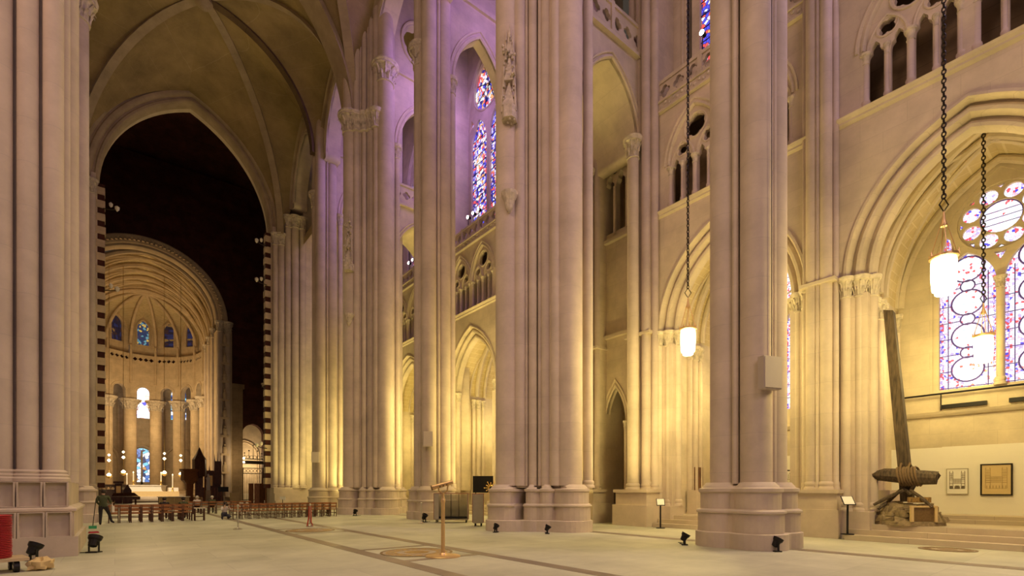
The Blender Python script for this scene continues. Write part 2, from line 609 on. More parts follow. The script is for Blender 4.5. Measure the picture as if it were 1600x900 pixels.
floor_medallion(17.6, 3.3, 0.62, 'bronze_dark')

# ------------------------------------------------------------------ capitals and shafts (shared meshes)
CACHE = {}
def cap_meshes(r, h):
    key = ('cap', round(r, 3), round(h, 3))
    if key not in CACHE:
        b = MB()
        b.lathe([(r * 0.98, 0), (r * 1.14, h * 0.02), (r * 1.14, h * 0.08), (r * 1.0, h * 0.11), (r * 1.05, h * 0.4), (r * 1.28, h * 0.72),
                 (r * 1.42, h * 0.78), (r * 1.62, h * 0.80), (r * 1.62, h * 0.88), (r * 1.74, h * 0.92), (r * 1.74, h), (r * 0.6, h)], n=16)
        body = b.mesh('capital', True)
        lf = MB()
        for (tier, zb, zt, rb, rt, n) in ((0, 0.10, 0.46, 1.02, 1.36, 8), (1, 0.34, 0.76, 1.08, 1.58, 8)):
            for k in range(n):
                a = 2 * PI * (k + 0.5 * tier) / n
                ca, sa = math.cos(a), math.sin(a)
                wd = r * 0.34
                sec = [(rb * r, zb * h, wd), (rb * r * 1.05, (zb * 0.5 + zt * 0.5) * h, wd * 1.1), (rt * r * 0.95, zt * h, wd * 0.75), (rt * r * 1.05, (zt - 0.08) * h, wd * 0.4)]
                vs = []
                for (rr, z, w) in sec:
                    vs += [(rr * ca - w * sa / 2, rr * sa + w * ca / 2, z), ((rr + w * 0.35) * ca, (rr + w * 0.35) * sa, z), (rr * ca + w * sa / 2, rr * sa - w * ca / 2, z)]
                fs = []
                for q in range(3):
                    for e in range(2):
                        fs.append((q * 3 + e, q * 3 + e + 1, q * 3 + e + 4, q * 3 + e + 3))
                lf.add(vs, fs)
        CACHE[key] = (body, lf.mesh('leaf_carving'))
    return CACHE[key]

def capital(parent, x, y, z, r, h, mat='carved_stone'):
    a, b = cap_meshes(r, h)
    o = put('capital', a, mat, parent, (x, y, z))
    stuff(put('leaf_carving', b, mat, o))
    return o

def shaft(parent, x, y, z0, z1, r, mat='pier_stone', n=14, name='shaft', base=0.0):
    key = ('sh', round(r, 3), round(z1 - z0, 2), n, base, mat)
    if key not in CACHE:
        b = MB()
        h = z1 - z0
        if base:
            b.lathe([(r + base, 0), (r + base, 0.08), (r + base * 0.4, 0.13), (r + base * 0.75, 0.2), (r + base * 0.6, 0.26), (r, 0.3), (r, h)], n=n)
        else:
            b.cyl((0, 0, 0), (0, 0, h), r, n=n)
        CACHE[key] = b.mesh(name, True)
    return put(name, CACHE[key], mat, parent, (x, y, z0))

def column(parent, x, y, z0, zc, r, ch, mat='pier_stone', base=0.07):
    shaft(parent, x, y, z0, zc, r, mat, base=base)
    capital(parent, x, y, zc, r, ch)

# ------------------------------------------------------------------ piers
def lobed(lobes, grow, n):
    out = []
    for i in range(n):
        t = 2 * PI * (i + 0.5) / n
        ux, uy = math.cos(t), math.sin(t)
        best = 0.3
        for (x, y, r) in lobes:
            R = r + grow
            b = x * ux + y * uy
            disc = b * b - (x * x + y * y - R * R)
            if disc >= 0:
                best = max(best, b + math.sqrt(disc))
        out.append((best * ux, best * uy))
    return out

def loft(lobes, secs, n):
    b = MB()
    vs, fs = [], []
    for (g, z) in secs:
        vs += [(p[0], p[1], z) for p in lobed(lobes, g, n)]
    k = len(secs)
    for q in range(k - 1):
        for i in range(n):
            j = (i + 1) % n
            fs.append((q * n + i, q * n + j, (q + 1) * n + j, (q + 1) * n + i))
    fs += [tuple(range(n - 1, -1, -1)), tuple(range((k - 1) * n, k * n))]
    return b.add(vs, fs)

SLO = [(0.45, 0.45, 0.41), (-0.45, 0.45, 0.41), (0.45, -0.45, 0.41), (-0.45, -0.45, 0.41)]
BLO = [(-1.6, 0, 0.5), (1.6, 0, 0.5), (0, -1.85, 0.52), (0, 1.85, 0.52)]
BSM = [(sx * 1.03, sy * 0.86, 0.17) for sx in (-1, 1) for sy in (-1, 1)] + [(sx * 0.68, sy * 1.24, 0.2) for sx in (-1, 1) for sy in (-1, 1)] + [(sx * 1.42, sy * .52, .22) for sx in (-1, 1) for sy in (-1, 1)] + [(sx * .54, sy * 1.66, .2) for sx in (-1, 1) for sy in (-1, 1)]

def pier_base(t, lobes, n, k=1.0, s=1.0, g=0.0):
    sp = [(x * s, y * s, r) for (x, y, r) in lobes]
    for (nm, L, secs) in (('plinth', lobes, [(.40, 0), (.40, .42), (.36, .44)]),
                          ('lower_block', sp, [(.17, .44), (.17, .95)]),
                          ('band_moulding', sp, [(.17, .95), (.22, .98), (.22, 1.03), (.14, 1.08)]),
                          ('upper_block', sp, [(.10, 1.08), (.10, 1.52)]),
                          ('base_moulding', sp, [(.10, 1.52), (.15, 1.56), (.15, 1.64), (.05, 1.68), (.03, 1.72), (.0, 1.75), (-.06, 1.82)])):
        key = (nm, n, len(lobes), k)
        if key not in CACHE:
            CACHE[key] = loft(L, [(a + (g if L is sp else 0), z * k) for (a, z) in secs], n).mesh(nm, nm.endswith('moulding'))
        put(nm, CACHE[key], 'pier_stone', t)

SLP = {}
def slender_pier(x, y, label, top=37.0, cap=False):
    t = thing('slender_pier', label, 'pier', (x, y, 0), group='piers of the south arcade')
    pier_base(t, SLO, 56, 1.0, 1.12, .09)
    key = 'slcore'
    if key not in CACHE:
        CACHE[key] = MB().box((0, 0, 19.4), (1.06, 1.06, 35.2)).mesh('core')
    put('core', CACHE[key], 'pier_stone', t)
    for (a, b, r) in SLO:
        shaft(t, a, b, 1.78, top, r, n=22)
    for (a, b) in ((0.78, 0), (-0.78, 0), (0, 0.78), (0, -0.78)):
        shaft(t, a * 0.92, b * 0.92, 1.78, top, 0.085, n=8, name='fillet_shaft')
    if cap:
        capital(t, -0.45, 0.45, 25.3, 0.41, 1.2)
    return t

def big_pier(x, y, label, cap_z=None, flip=1, group='piers of the south arcade'):
    t = thing('compound_pier', label, 'pier', (x, y, 0), group=group)
    pier_base(t, BLO + [b for b in BSM if b[2] != .22 and abs(b[0]) > .6], 96, 1.0, 1.11)
    if 'bgcore' not in CACHE:
        CACHE['bgcore'] = MB().prism([(-1.55, -.5), (-.6, -1.0), (-.5, -1.8), (.5, -1.8), (.6, -1.0), (1.55, -.5), (1.55, .5), (.6, 1.0), (.5, 1.8), (-.5, 1.8), (-.6, 1.0), (-1.55, .5)], 1.7, 37).mesh('core')
    put('core', CACHE['bgcore'], 'pier_stone', t)
    for (a, b, r) in BLO:
        shaft(t, a, b, 1.78, 37, r, n=24)
    for (a, b, r) in BSM:
        shaft(t, a, b, 1.78, 37, r, n=12)
    for sx in (-1, 1):
        for sy in (-1, 1):
            shaft(t, sx * 1.22, sy * 0.70, 1.78, 37, 0.06, n=8, name='fillet_shaft')
            shaft(t, sx * 0.86, sy * 1.08, 1.78, 37, 0.07, n=8, name='fillet_shaft')
            shaft(t, sx * 0.62, sy * 1.46, 1.78, 37, 0.06, n=8, name='fillet_shaft')
    if cap_z:
        for (a, b, r) in BSM:
            if a * flip < 0:
                capital(t, a, b, cap_z, r + 0.1, 1.2)
        capital(t, -1.6 * flip, 0, cap_z, 0.5, 1.3)
        capital(t, 0, -1.85, cap_z + 3, 0.52, 1.3)
    return t

PY = [7.2, 15.9, 24.8, 33.3, 42.8]
XP = 14.0
p1 = slender_pier(XP + 0.35, 7.12, 'nearest slender clustered stone pier, with a loudspeaker box high on its side')
p2 = big_pier(XP, 15.9, 'broad clustered stone pier with carved niche canopy at centre of the nave')
p3 = slender_pier(XP, 24.9, 'slender stone pier rising behind the stacked chair trolleys', cap=True)
p4 = big_pier(XP, 33.0, 'second broad clustered pier, with two floor lamps at its foot, beyond the trolleys', cap_z=25.3)
p5 = slender_pier(XP - 0.2, 42.8, 'farthest slender pier, with a small loudspeaker, beside the crossing arch', cap=True)
p6 = big_pier(-3.1, 32.6, 'distant compound pier of the left arcade beside the standing person', cap_z=24.6, flip=-1, group='piers of the left arcade')

def niche(t, x, y, zc, zb, ang):
    """carved canopy over an empty statue niche, with a corbel below"""
    n = MB()
    n.prism([(-.28, -.05), (.28, -.05), (.28, .25), (.16, .42), (-.16, .42), (-.28, .25)], zc, zc + 0.5)
    o = n.build('niche_canopy', 'carved_stone', t, loc=(x, y, 0), rz=ang)
    for k, (w, z, h) in enumerate(((.46, .5, 1.1), (.36, 1.5, 1.2), (.24, 2.6, 1.3))):
        MB().add([(-w / 2, 0, zc + z), (w / 2, 0, zc + z), (w / 2, w * .8, zc + z), (-w / 2, w * .8, zc + z), (0, w * .3, zc + z + h)],
                 [(0, 1, 4), (1, 2, 4), (2, 3, 4), (3, 0, 4), (3, 2, 1, 0)]).build('spirelet', 'carved_stone', o)
        for sx in (-1, 1):
            MB().cyl((sx * w * .55, w * .5, zc + z - .2), (sx * w * .55, w * .5, zc + z + h * .75), .07, .01, n=5).build('pinnacle', 'carved_stone', o)
    cr = MB()
    for i in range(46):
        cr.blob((random.uniform(-.26, .26), random.uniform(.1, .42), zc + random.uniform(-.1, 3.2)), random.uniform(.04, .08), n=5, k=3)
    stuff(cr.build('crocket_carving', 'carved_stone', o))
    MB().lathe([(.05, -.75), (.14, -.6), (.2, -.35), (.32, -.1), (.34, 0)], (0, .12, zb), n=10).build('niche_corbel', 'carved_stone', t, loc=(x, y, 0), rz=ang)
niche(p2, -1.83, -0.42, 16.0, 13.2, math.radians(130))
niche(p4, -1.83, -0.42, 16.0, 13.2, math.radians(130))

# near pier of the left arcade: a row of large shafts on panelled blocks
lp = thing('compound_pier', 'massive near pier at the left edge, its blocks panelled in recessed dark frames', 'pier', (0, 0, 0), group='piers of the left arcade')
for nm, x1, y0, z0, z1 in (('plinth', -0.70, 16.15, 0, .48), ('lower_course', -0.78, 16.27, .48, 1.08), ('upper_course', -0.88, 16.40, 1.2, 1.80), ('core', -1.02, 16.98, 1.9, 38)):
    MB().bb(-5.3, x1, y0, 20.6, z0, z1).build(nm, 'pier_stone', lp)
MB().sweep([(-5.3, 16.28, 1.06), (-.8, 16.28, 1.06), (-.8, 20.6, 1.06)], (0, 0, -1), [(-.3, 0), (.02, 0), (.07, -.04), (.07, -.09), (-.06, -.16), (-.3, -.16)]).build('band_moulding', 'pier_stone', lp)
def frame_me(w, h, e):
    return plate_mesh([(-w / 2, 0), (w / 2, 0), (w / 2, h), (-w / 2, h)], [[(-w / 2 + e, e * .5), (w / 2 - e, e * .5), (w / 2 - e, h - e * .5), (-w / 2 + e, h - e * .5)]], .14, (0, 0, 0), (1, 0, 0), (0, 0, 1), 'panel_frame')
bme, bm2 = frame_me(.47, .60, .035), frame_me(.44, .60, .03)
bell = MB().lathe([(.30, 0), (.31, .06), (.26, .1), (.27, .15), (.22, .2)], n=22).mesh('shaft_base', True)
cush = MB().lathe([(.27, 0), (.33, .03), (.33, .1), (.29, .14)], n=22).mesh('shaft_cushion', True)
for i in range(9):
    x = -1.19 - .455 * i
    put('panel_frame', bme, 'pier_stone', lp, (x + .14 - .03 * i, 16.22, .48))
    put('panel_frame', bm2, 'pier_stone', lp, (x + .08 - .01 * i, 16.35, 1.2))
    put('shaft_cushion', cush, 'pier_stone', lp, (x, 16.68, 1.78))
    put('shaft_base', bell, 'pier_stone', lp, (x, 16.72, 1.9))
    shaft(lp, x, 16.74, 2.0, 38, .20, n=24)
    shaft(lp, x - .228, 16.93, 1.9, 38, .035, n=8, name='fillet_shaft')
shaft(lp, -0.99, 17.1, 1.8, 38, .1, n=14)
shaft(lp, -0.97, 17.7, 1.8, 38, .22, n=18)

# ------------------------------------------------------------------ right (south) wall, bay by bay
wr = struct('wall_right', 'tall right hand wall of pointed arches, triforium and clerestory')
XW = 19.2
UY, UZ, UX = (0, -1, 0), (0, 0, 1), (1, 0, 0)
ARCHIV = [(0, -.72), (0, -.44), (.05, -.36), (.14, -.34), (.21, -.38), (.24, -.46), (.31, -.46), (.32, -.24), (.37, -.15), (.46, -.13), (.53, -.18),
          (.56, -.26), (.62, -.26), (.63, .02), (.68, .08), (.76, .07), (.79, -.02), (.80, -.72)]
SMALLP = [(0, -.16), (0, -.03), (.05, .04), (.11, .03), (.14, -.03), (.17, -.03), (.2, .05), (.26, .06), (.28, -.02), (.28, -.16)]
def in_plane_y(pts, X, yc):
    return [(X, yc - u, v) for (u, v) in pts]

tri_cache = {}
def triforium_unit(yc, w=2.46, X=XW, parent=None):
    key = round(w, 2)
    parent = parent or wr
    sc = w / 2.46
    if key not in tri_cache:
        outer = arch_open(w, 14.02, 15.95, 2.05, n=10)
        holes = []
        for u in (-.915, -.305, .305, .915):
            holes.append(cusp_open(.44 * sc, 14.08, 15.62, .52, u * sc))
        for u in (-.61, .61):
            holes.append(foil(u * sc, 16.42, .255, 4, a0=PI / 4))
        holes.append(foil(0, 17.14, .46, 6, a0=PI / 6))
        pm = plate_mesh(outer, holes, .2, (0, 0, 0), UY, UZ, 'triforium_screen')
        a = arch_pts(w - .1, 2.0, 12, 0, 15.95)
        am = MB().sweep([(0, -u, v) for (u, v) in a], (-1, 0, 0), SMALLP).mesh('arch_moulding', True)
        sm = []
        for u in (-.61, .61):
            b = arch_pts(1.08 * sc, .93, 8, u * sc, 15.85)
            sm.append(MB().tube([(-.1, -p, v) for (p, v) in b], .055, 6).mesh('sub_arch', True))
        rm = MB().tube([(-.1, -p, v) for (p, v) in circle(0, 17.14, .52, 20)], .05, 6, True).mesh('roundel_ring', True)
        qm = MB().tube([(-.1, -p, v) for (p, v) in circle(0, 16.42, .29, 16)], .035, 5, True).mesh('roundel_ring', True)
        tri_cache[key] = (pm, am, sm, rm, qm)
    pm, am, sm, rm, qm = tri_cache[key]
    o = put('triforium_screen', pm, 'limestone', parent, (X + .22, yc, 0))
    put('arch_moulding', am, 'limestone', o, (-.22, 0, 0))
    for q in sm:
        put('sub_arch', q, 'limestone', o)
    put('roundel_ring', rm, 'limestone', o)
    for u in (-.61, .61):
        put('roundel_ring', qm, 'limestone', o, (0, u * sc, 0))
    for (u, r) in ((0, .1), (-.61, .06), (.61, .06), (-1.19, .1), (1.19, .1)):
        shaft(o, -.13, -u * sc, 14.05, 15.5, r, n=10, base=.05, name='colonnette')
        a, b = cap_meshes(r, .36)
        put('colonnette_capital', a, 'carved_stone', o, (-.13, -u * sc, 15.5))
    return o

PAR_CACHE = {}
def parapet(parent, O, U, length, z0, h, npan):
    """pierced stone parapet: quatrefoil panels between posts"""
    key = (round(length, 2), z0, h, npan, U)
    if key not in PAR_CACHE:
        holes = []
        w = length / npan
        for i in range(npan):
            holes.append(foil(-length / 2 + w * (i + .5), z0 + h * .5, min(w, h) * .40, 4, a0=0))
        PAR_CACHE[key] = plate_mesh([(-length / 2, z0), (length / 2, z0), (length / 2, z0 + h), (-length / 2, z0 + h)], holes, .16, (0, 0, 0), U, UZ, 'gallery_parapet')
    o = put('gallery_parapet', PAR_CACHE[key], 'limestone', parent, O)
    U = Vector(U)
    N = Vector(U).cross(Vector(UZ))
    def bar(nm, za, zb, t):
        c = Vector((0, 0, (za + zb) / 2))
        d = (length, t, zb - za) if abs(U.x) > .5 else (t, length, zb - za)
        MB().box(c, d).build(nm, 'limestone', o)
    bar('rail', z0 + h, z0 + h + .14, .3)
    bar('kerb', z0 - .12, z0 + .02, .26)
    k = max(2, npan // 3)
    for i in range(k + 1):
        p = U * (-length / 2 + length * i / k) + N * .06
        MB().box((p.x, p.y, z0 + h / 2 + .08), (.2, .2, h + .25)).build('post', 'limestone', o)
    return o

def frieze(parent, X, y0, y1, z):
    o = MB().bb(X - .12, X + .5, y0, y1, z, z + .42).build('frieze', 'limestone', parent)
    MB().bb(X - .2, X + .5, y0, y1, z + .36, z + .44).build('frieze_fillet', 'limestone', o)
    MB().bb(X - .18, X + .5, y0, y1, z - .06, z + .03).build('frieze_fillet', 'limestone', o)
    n = int((y1 - y0) / .2)
    b = MB()
    for i in range(n):
        y = y0 + (i + .5) * (y1 - y0) / n
        b.blob((X - .12, y, z + .2 + .06 * (-1) ** i), .085, .7, 1.0, 1.0, 6, 4)
    stuff(b.build('frieze_leaf_carving', 'carved_stone', o))

def bay(y0, y1, chapel='window', windows=True, wx=24.3, steps=True):
    yc, W = (y0 + y1) / 2, (y1 - y0) + 1.0
    hw = (y1 - y0) / 2 + .40           # outer half width of the archivolt
    wi = 2 * (hw - .8)
    spring, rise = 8.7, 3.45
    # wall below the clerestory
    po = arch_pts(2 * (hw - .06), 4.12, 14, 0, spring)
    outline = [(-W / 2, 0), (po[0][0], 0)] + po + [(po[-1][0], 0), (W / 2, 0), (W / 2, 18.5), (-W / 2, 18.5)]
    tw = 2.46 * min(1.0, (y1 - y0) / 5.35)
    holes = [arch_open(tw - .06, 14.05, 15.95, 2.02, u) for u in (-tw / 2 - .12, tw / 2 + .12)]
    plate('bay_wall', 'limestone', wr, outline, holes, .5, (XW + .25, yc, 0), UY, UZ)
    ip = [(-wi / 2, spring - .02)] + arch_pts(wi, rise, 14, 0, spring)[1:-1] + [(wi / 2, spring - .02)]
    MB().sweep(in_plane_y(ip, XW + .02, yc), (-1, 0, 0), ARCHIV).build('chapel_archivolt', 'limestone', wr, True)
    # jamb shafts carrying the arch
    for s in (-1, 1):
        for (du, dx, r) in ((.70, .0, .15), (.36, .22, .17), (.08, .52, .15)):
            u = s * (wi / 2 + du)
            column(wr, XW + dx, yc - u, .9, 8.0, r, .7, base=.06)
        MB().bb(XW - .25, XW + .75, yc - s * (wi / 2 + .45) - .5, yc - s * (wi / 2 + .45) + .5, 0, .9).build('jamb_plinth', 'pier_stone', wr)
        MB().bb(XW + .08, XW + .72, yc - s * (wi / 2 + .46) - .36, yc - s * (wi / 2 + .46) + .36, .9, 8.1).build('jamb_core', 'pier_stone', wr)
    MB().sweep([(XW, y0 - .5, 13.95), (XW, y1 + .5, 13.95)], (0, 0, 1), [(0, -.18), (.12, -.12), (.12, -.06), (.2, .0), (.24, .06), (.06, .12), (0, .12)]).build('string_course', 'limestone', wr)
    for u in (-tw / 2 - .12, tw / 2 + .12):
        triforium_unit(yc - u, tw)
    MB().bb(XW + .5, 20.6, y0 - .5, y1 + .5, 13.5, 13.95).build('triforium_floor', 'limestone', wr)
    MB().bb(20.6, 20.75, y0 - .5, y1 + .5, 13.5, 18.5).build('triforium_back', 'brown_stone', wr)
    MB().bb(XW + .02, 20.75, y0 - .5, y1 + .5, 18.3, 18.52).build('gallery_floor', 'limestone', wr)
    frieze(wr, XW, y0 - .4, y1 + .4, 18.5)
    parapet(wr, (XW + .06, yc, 0), UY, y1 - y0 + .7, 19.0, .75, 9)
    MB().tube([(XW + .9, y0 - .3, 20.7), (XW + .9, y1 + .3, 20.7)], .03, 6).build('guard_rail', 'iron', wr)
    for k in range(5):
        y = y0 - .3 + (y1 - y0 + .6) * k / 4
        MB().cyl((XW + .9, y, 18.5), (XW + .9, y, 20.7), .025, n=6).build('guard_post', 'iron', wr)
    # clerestory wall set back behind the gallery
    cw = min(5.0, (y1 - y0) - .4)
    plate('clerestory_wall', 'limestone', wr, [(-W / 2, 18.5), (W / 2, 18.5), (W / 2, 38), (-W / 2, 38)], [arch_open(cw, 20.5, 28.0, 4.9)], .4, (20.75, yc, 0), UY, UZ)
    ap = arch_pts(cw, 4.9, 12, 0, 28.0)
    MB().sweep(in_plane_y([(-cw / 2, 20.5)] + ap + [(cw / 2, 20.5)], 20.55, yc), (-1, 0, 0), SMALLP).build('window_moulding', 'limestone', wr, True)
    # chapel behind the arch
    ya, yb = y0 - .14, y1 + .14
    vw = yb - ya
    A = arch_pts(vw, 4.6, 16, 0, spring)
    MB().ruled([(XW + .6, yc - u, v) for (u, v) in A], [(wx, yc - u, v) for (u, v) in A], 6).build('chapel_vault', 'vault_tile', wr, True)
    for (xr, rr) in ((21.6, .16), (22.3, .12), (wx - .14, .14)):
        c = arch_pts(vw - .2, 4.45, 14, 0, spring)
        MB().tube([(xr, yc - u, v) for (u, v) in c], rr, 8).build('chapel_rib', 'limestone', wr, True)
    for s in (-1, 1):
        y = yc + s * (vw / 2 + .15)
        MB().bb(XW + .7, wx, y - .15, y + .15, 0, 13.5).build('chapel_side_wall', 'limestone', wr)
        for (xr, r) in ((21.3, .15), (21.75, .17), (22.2, .14), (wx - .25, .12)):
            column(wr, xr, yc + s * (vw / 2 - .02), .5, 7.75, r, .7)
        MB().bb(21.0, 22.5, y - s * .5 - .25, y - s * .5 + .25, .5, 1.6).build('shaft_plinth', 'pier_stone', wr)
    for s in (-1, 1):
        c = half_arc((21.0 if s < 0 else wx - .3, yc - vw / 2, spring), (22.6, yc, 13.15), 10)
        c2 = half_arc((21.0 if s < 0 else wx - .3, yc + vw / 2, spring), (22.6, yc, 13.15), 10)
        MB().tube([Vector(p) for p in c], .09, 6).build('chapel_rib', 'limestone', wr, True)
        MB().tube([Vector(p) for p in c2], .09, 6).build('chapel_rib', 'limestone', wr, True)
    if chapel == 'window':
        hole = [arch_open(3.7, 5.3, 9.6, 3.35)]
    else:
        hole = []
    plate('chapel_end_wall', 'limestone', wr, [(-vw / 2, 0), (vw / 2, 0), (vw / 2, 13.6), (-vw / 2, 13.6)], hole, .4, (wx + .2, yc, 0), UY, UZ)
    MB().sweep([(wx, ya, 4.45), (wx, yb, 4.45)], (0, 0, 1), [(0, -.12), (.1, -.08), (.16, .0), (.2, .08), (0, .12)]).build('sill_course', 'limestone', wr)
    MB().bb(XW + .2, 22.2, ya, yb, -.3, .50).build('chapel_floor', 'step_stone', wr)
    MB().bb(22.2, wx, ya, yb, -.3, .75).build('chapel_floor', 'step_stone', wr)
    for k, (x0, z) in enumerate(((18.45, .165), (18.82, .33), (19.19, .5))):
        MB().bb(x0, XW + .3, y0 - .1, y1 + .1, 0, z).build('step', 'step_stone', wr)
    MB().bb(21.8, 22.25, ya, yb, .5, .63).build('step', 'step_stone', wr)
    return yc, vw

BA = bay(.35, 5.92)
BB = bay(7.72, 13.26)
BC = bay(18.3, 23.5, chapel='blind')
BD = bay(26.1, 31.5)
BE = bay(35.2, 41.4, chapel='blind')

# wall piers between the bays
def out_small(y, top=38):
    MB().bb(XW - .12, XW + 1.5, y - .52, y + .52, 1.6, top).build('wall_pier', 'limestone', wr)
    MB().bb(XW - .62, XW + .5, y - .72, y + .72, 0, .95).build('pier_plinth', 'pier_stone', wr)
    MB().bb(XW - .52, XW + .5, y - .66, y + .66, .95, 1.5).build('pier_plinth', 'pier_stone', wr)
    MB().bb(XW - .60, XW + .5, y - .72, y + .72, 1.5, 1.62).build('plinth_moulding', 'pier_stone', wr)
    for (dy, dx, r) in ((-.21, -.22, .2), (.21, -.22, .2)):
        shaft(wr, XW + dx, y + dy, 1.6, top, r, n=16, name='wall_shaft', base=.06)
    for (dy, dx, r) in ((-.47, -.1, .1), (.47, -.1, .1), (0, -.34, .06)):
        shaft(wr, XW + dx, y + dy, 1.6, top, r, n=12, name='wall_shaft', base=.04)
    MB().bb(XW - .46, XW + .3, y - .56, y + .56, 8.62, 8.74).build('shaft_ring', 'limestone', wr)
for y in (6.95, 24.8, 42.8):
    out_small(y)

def out_big(y):
    # two shaft groups and a narrow bay with a doorway, a small triforium light and a deep arch over the aisle
    for s in (-1, 1):
        yc = y + s * 1.55
        MB().bb(XW - .3, XW + 1.5, yc - .62, yc + .62, 1.6, 38).build('wall_pier', 'limestone', wr)
        MB().bb(XW - 1.15, XW + .5, yc - .95, yc + .95, 0, .95).build('pier_plinth', 'pier_stone', wr)
        MB().bb(XW - 1.02, XW + .5, yc - .86, yc + .86, .95, 1.5).build('pier_plinth', 'pier_stone', wr)
        MB().bb(XW - 1.12, XW + .5, yc - .93, yc + .93, 1.5, 1.64).build('plinth_moulding', 'pier_stone', wr)
        column(wr, XW - .72, yc + s * -.1, 1.62, 16.6, .26, .95)
        for (dy, dx, r) in ((.38, -.42, .2), (.0, -.38, .12), (.7, -.2, .17), (-.45, -.3, .17)):
            shaft(wr, XW + dx, yc + s * dy, 1.6, 38, r, n=12, name='wall_shaft', base=.05)
        MB().bb(XW - .62, XW + .3, yc - .7, yc + .7, 8.62, 8.74).build('shaft_ring', 'limestone', wr)
    o = [(-1.0, 0), (-.62, 0)] + arch_pts(1.24, 1.75, 8, 0, 4.95) + [(.62, 0), (1.0, 0), (1.0, 18.4), (-1.0, 18.4)]
    plate('niche_bay_wall', 'limestone', wr, o, [cusp_open(.58, 14.4, 16.6, .7, -.34), cusp_open(.58, 14.4, 16.6, .7, .34), foil(0, 17.55, .3, 4)], .3, (XW + .35, y + .35, 0), UY, UZ)
    MB().sweep(in_plane_y(arch_open(1.24, 4.9, 4.95, 1.75, 0, 8), XW + .2, y + .35), (-1, 0, 0), SMALLP).build('door_moulding', 'limestone', wr, True)
    for s in (-1, 1):
        column(wr, XW + .12, y + .35 + s * .74, .6, 4.5, .1, .45)
        shaft(wr, XW + .16, y + .35 + s * .8, 14.3, 16.4, .08, n=8, name='colonnette')
    shaft(wr, XW + .16, y + .35, 14.3, 16.6, .08, n=8, name='colonnette')
    MB().sweep(in_plane_y(arch_pts(1.5, 1.9, 8, 0, 16.5), XW + .18, y + .35), (-1, 0, 0), SMALLP).build('light_moulding', 'limestone', wr, True)
    MB().bb(XW + .5, 20.9, y - 1.2, y + 1.3, 13.4, 13.9).build('triforium_floor', 'limestone', wr)
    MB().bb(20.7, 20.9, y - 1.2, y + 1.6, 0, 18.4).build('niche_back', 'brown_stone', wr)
    for z in (9.15, 13.9):
        MB().bb(XW, XW + .3, y - 1.2, y + 1.3, z, z + .16).build('string_course', 'limestone', wr)
    # deep arch across the aisle, gallery on top
    xc, w = 16.95, 3.7
    ap = arch_pts(w, 2.95, 12, 0, 17.45)
    o = [(-2.3, 17.2), (-w / 2, 17.2)] + ap + [(w / 2, 17.2), (2.3, 17.2), (2.3, 21.3), (-2.3, 21.3)]
    plate('aisle_arch', 'limestone', wr, o, [], 3.1, (xc, y + .05, 0), UX, UZ)
    MB().sweep([(xc + u, y - 1.52, v) for (u, v) in arch_pts(w, 2.95, 12, 0, 17.45)], (0, -1, 0), SMALLP).build('aisle_arch_moulding', 'limestone', wr, True)
    MB().bb(xc - 2.2, xc + 2.2, y - 1.7, y - 1.4, 21.25, 21.4).build('string_course', 'limestone', wr)
    parapet(wr, (xc, y - 1.45, 0), UX, 4.2, 21.5, 1.15, 6)
for y in (15.9, 33.4):
    out_big(y)

def diaphragm(y, thick, spring=25.0):
    xc, w = 16.95, 3.5
    ap = arch_pts(w, 3.35, 12, 0, spring)
    o = [(-2.3, spring - .3), (-w / 2, spring - .3)] + ap + [(w / 2, spring - .3), (2.3, spring - .3), (2.3, 38), (-2.3, 38)]
    plate('aisle_diaphragm', 'limestone', wr, o, [foil(0, 32.6, 1.45, 8)], thick, (xc, y, 0), UX, UZ)
    f = y - thick / 2
    MB().sweep([(xc + u, f - .02, v) for (u, v) in arch_pts(w, 3.35, 12, 0, spring)], (0, -1, 0), [(a * 1.5, b) for (a, b) in SMALLP]).build('diaphragm_moulding', 'limestone', wr, True)
    MB().bb(xc - 2.2, xc + 2.2, f - .16, f + .1, 29.9, 30.1).build('string_course', 'limestone', wr)
    MB().tube([(xc + u, f - .03, v) for (u, v) in circle(0, 32.6, 1.62, 28)], .09, 6, True).build('roundel_ring', 'limestone', wr, True)
    for x in (xc - w / 2 - .2, xc + w / 2 + .2):
        column(wr, x, f - .02, 1.7, spring - 1.0, .2, .95)
for (y, t) in ((24.8, .7), (33.4 - 1.6, .6), (42.8, .7), (15.9 - 1.6, .6)):
    diaphragm(y, t)
# end wall of the aisle at the crossing and a low vault before it
MB().bb(14.5, 21, 51.2, 51.8, 0, 38).build('aisle_end_wall', 'limestone', wr)
A = arch_pts(5.0, 3.0, 12, 16.9, 25.5)
MB().ruled([(u, 43.3, v) for (u, v) in A], [(u, 51.2, v) for (u, v) in A], 6).build('aisle_vault', 'vault_tile', wr, True)
A = arch_pts(5.4, 3.2, 12, 16.9, 35.0)
MB().ruled([(u, -3, v) for (u, v) in A], [(u, 43.0, v) for (u, v) in A], 24).build('aisle_vault', 'vault_plaster', wr, True)

# ------------------------------------------------------------------ arcade wall above the piers, nave vault
def arcade(y0, y1, X, nm='arcade_arch'):
    yc, W = (y0 + y1) / 2, y1 - y0
    w = W - 2.6
    ap = arch_pts(w, 4.6, 12, 0, 29.3)
    o = [(-W / 2, 28.8), (-w / 2, 28.8)] + ap + [(w / 2, 28.8), (W / 2, 28.8), (W / 2, 39), (-W / 2, 39)]
    plate(nm, 'limestone', wr, o, [], 1.2, (X, yc, 0), UY, UZ)
    MB().sweep(in_plane_y(ap, X - .6, yc), (-1, 0, 0), [(a * 1.6, b) for (a, b) in SMALLP]).build('arcade_moulding', 'limestone', wr, True)
for a, b in zip([7.25] + PY[1:], PY[1:] + [52.0]):
    arcade(a, b, XP + .1)

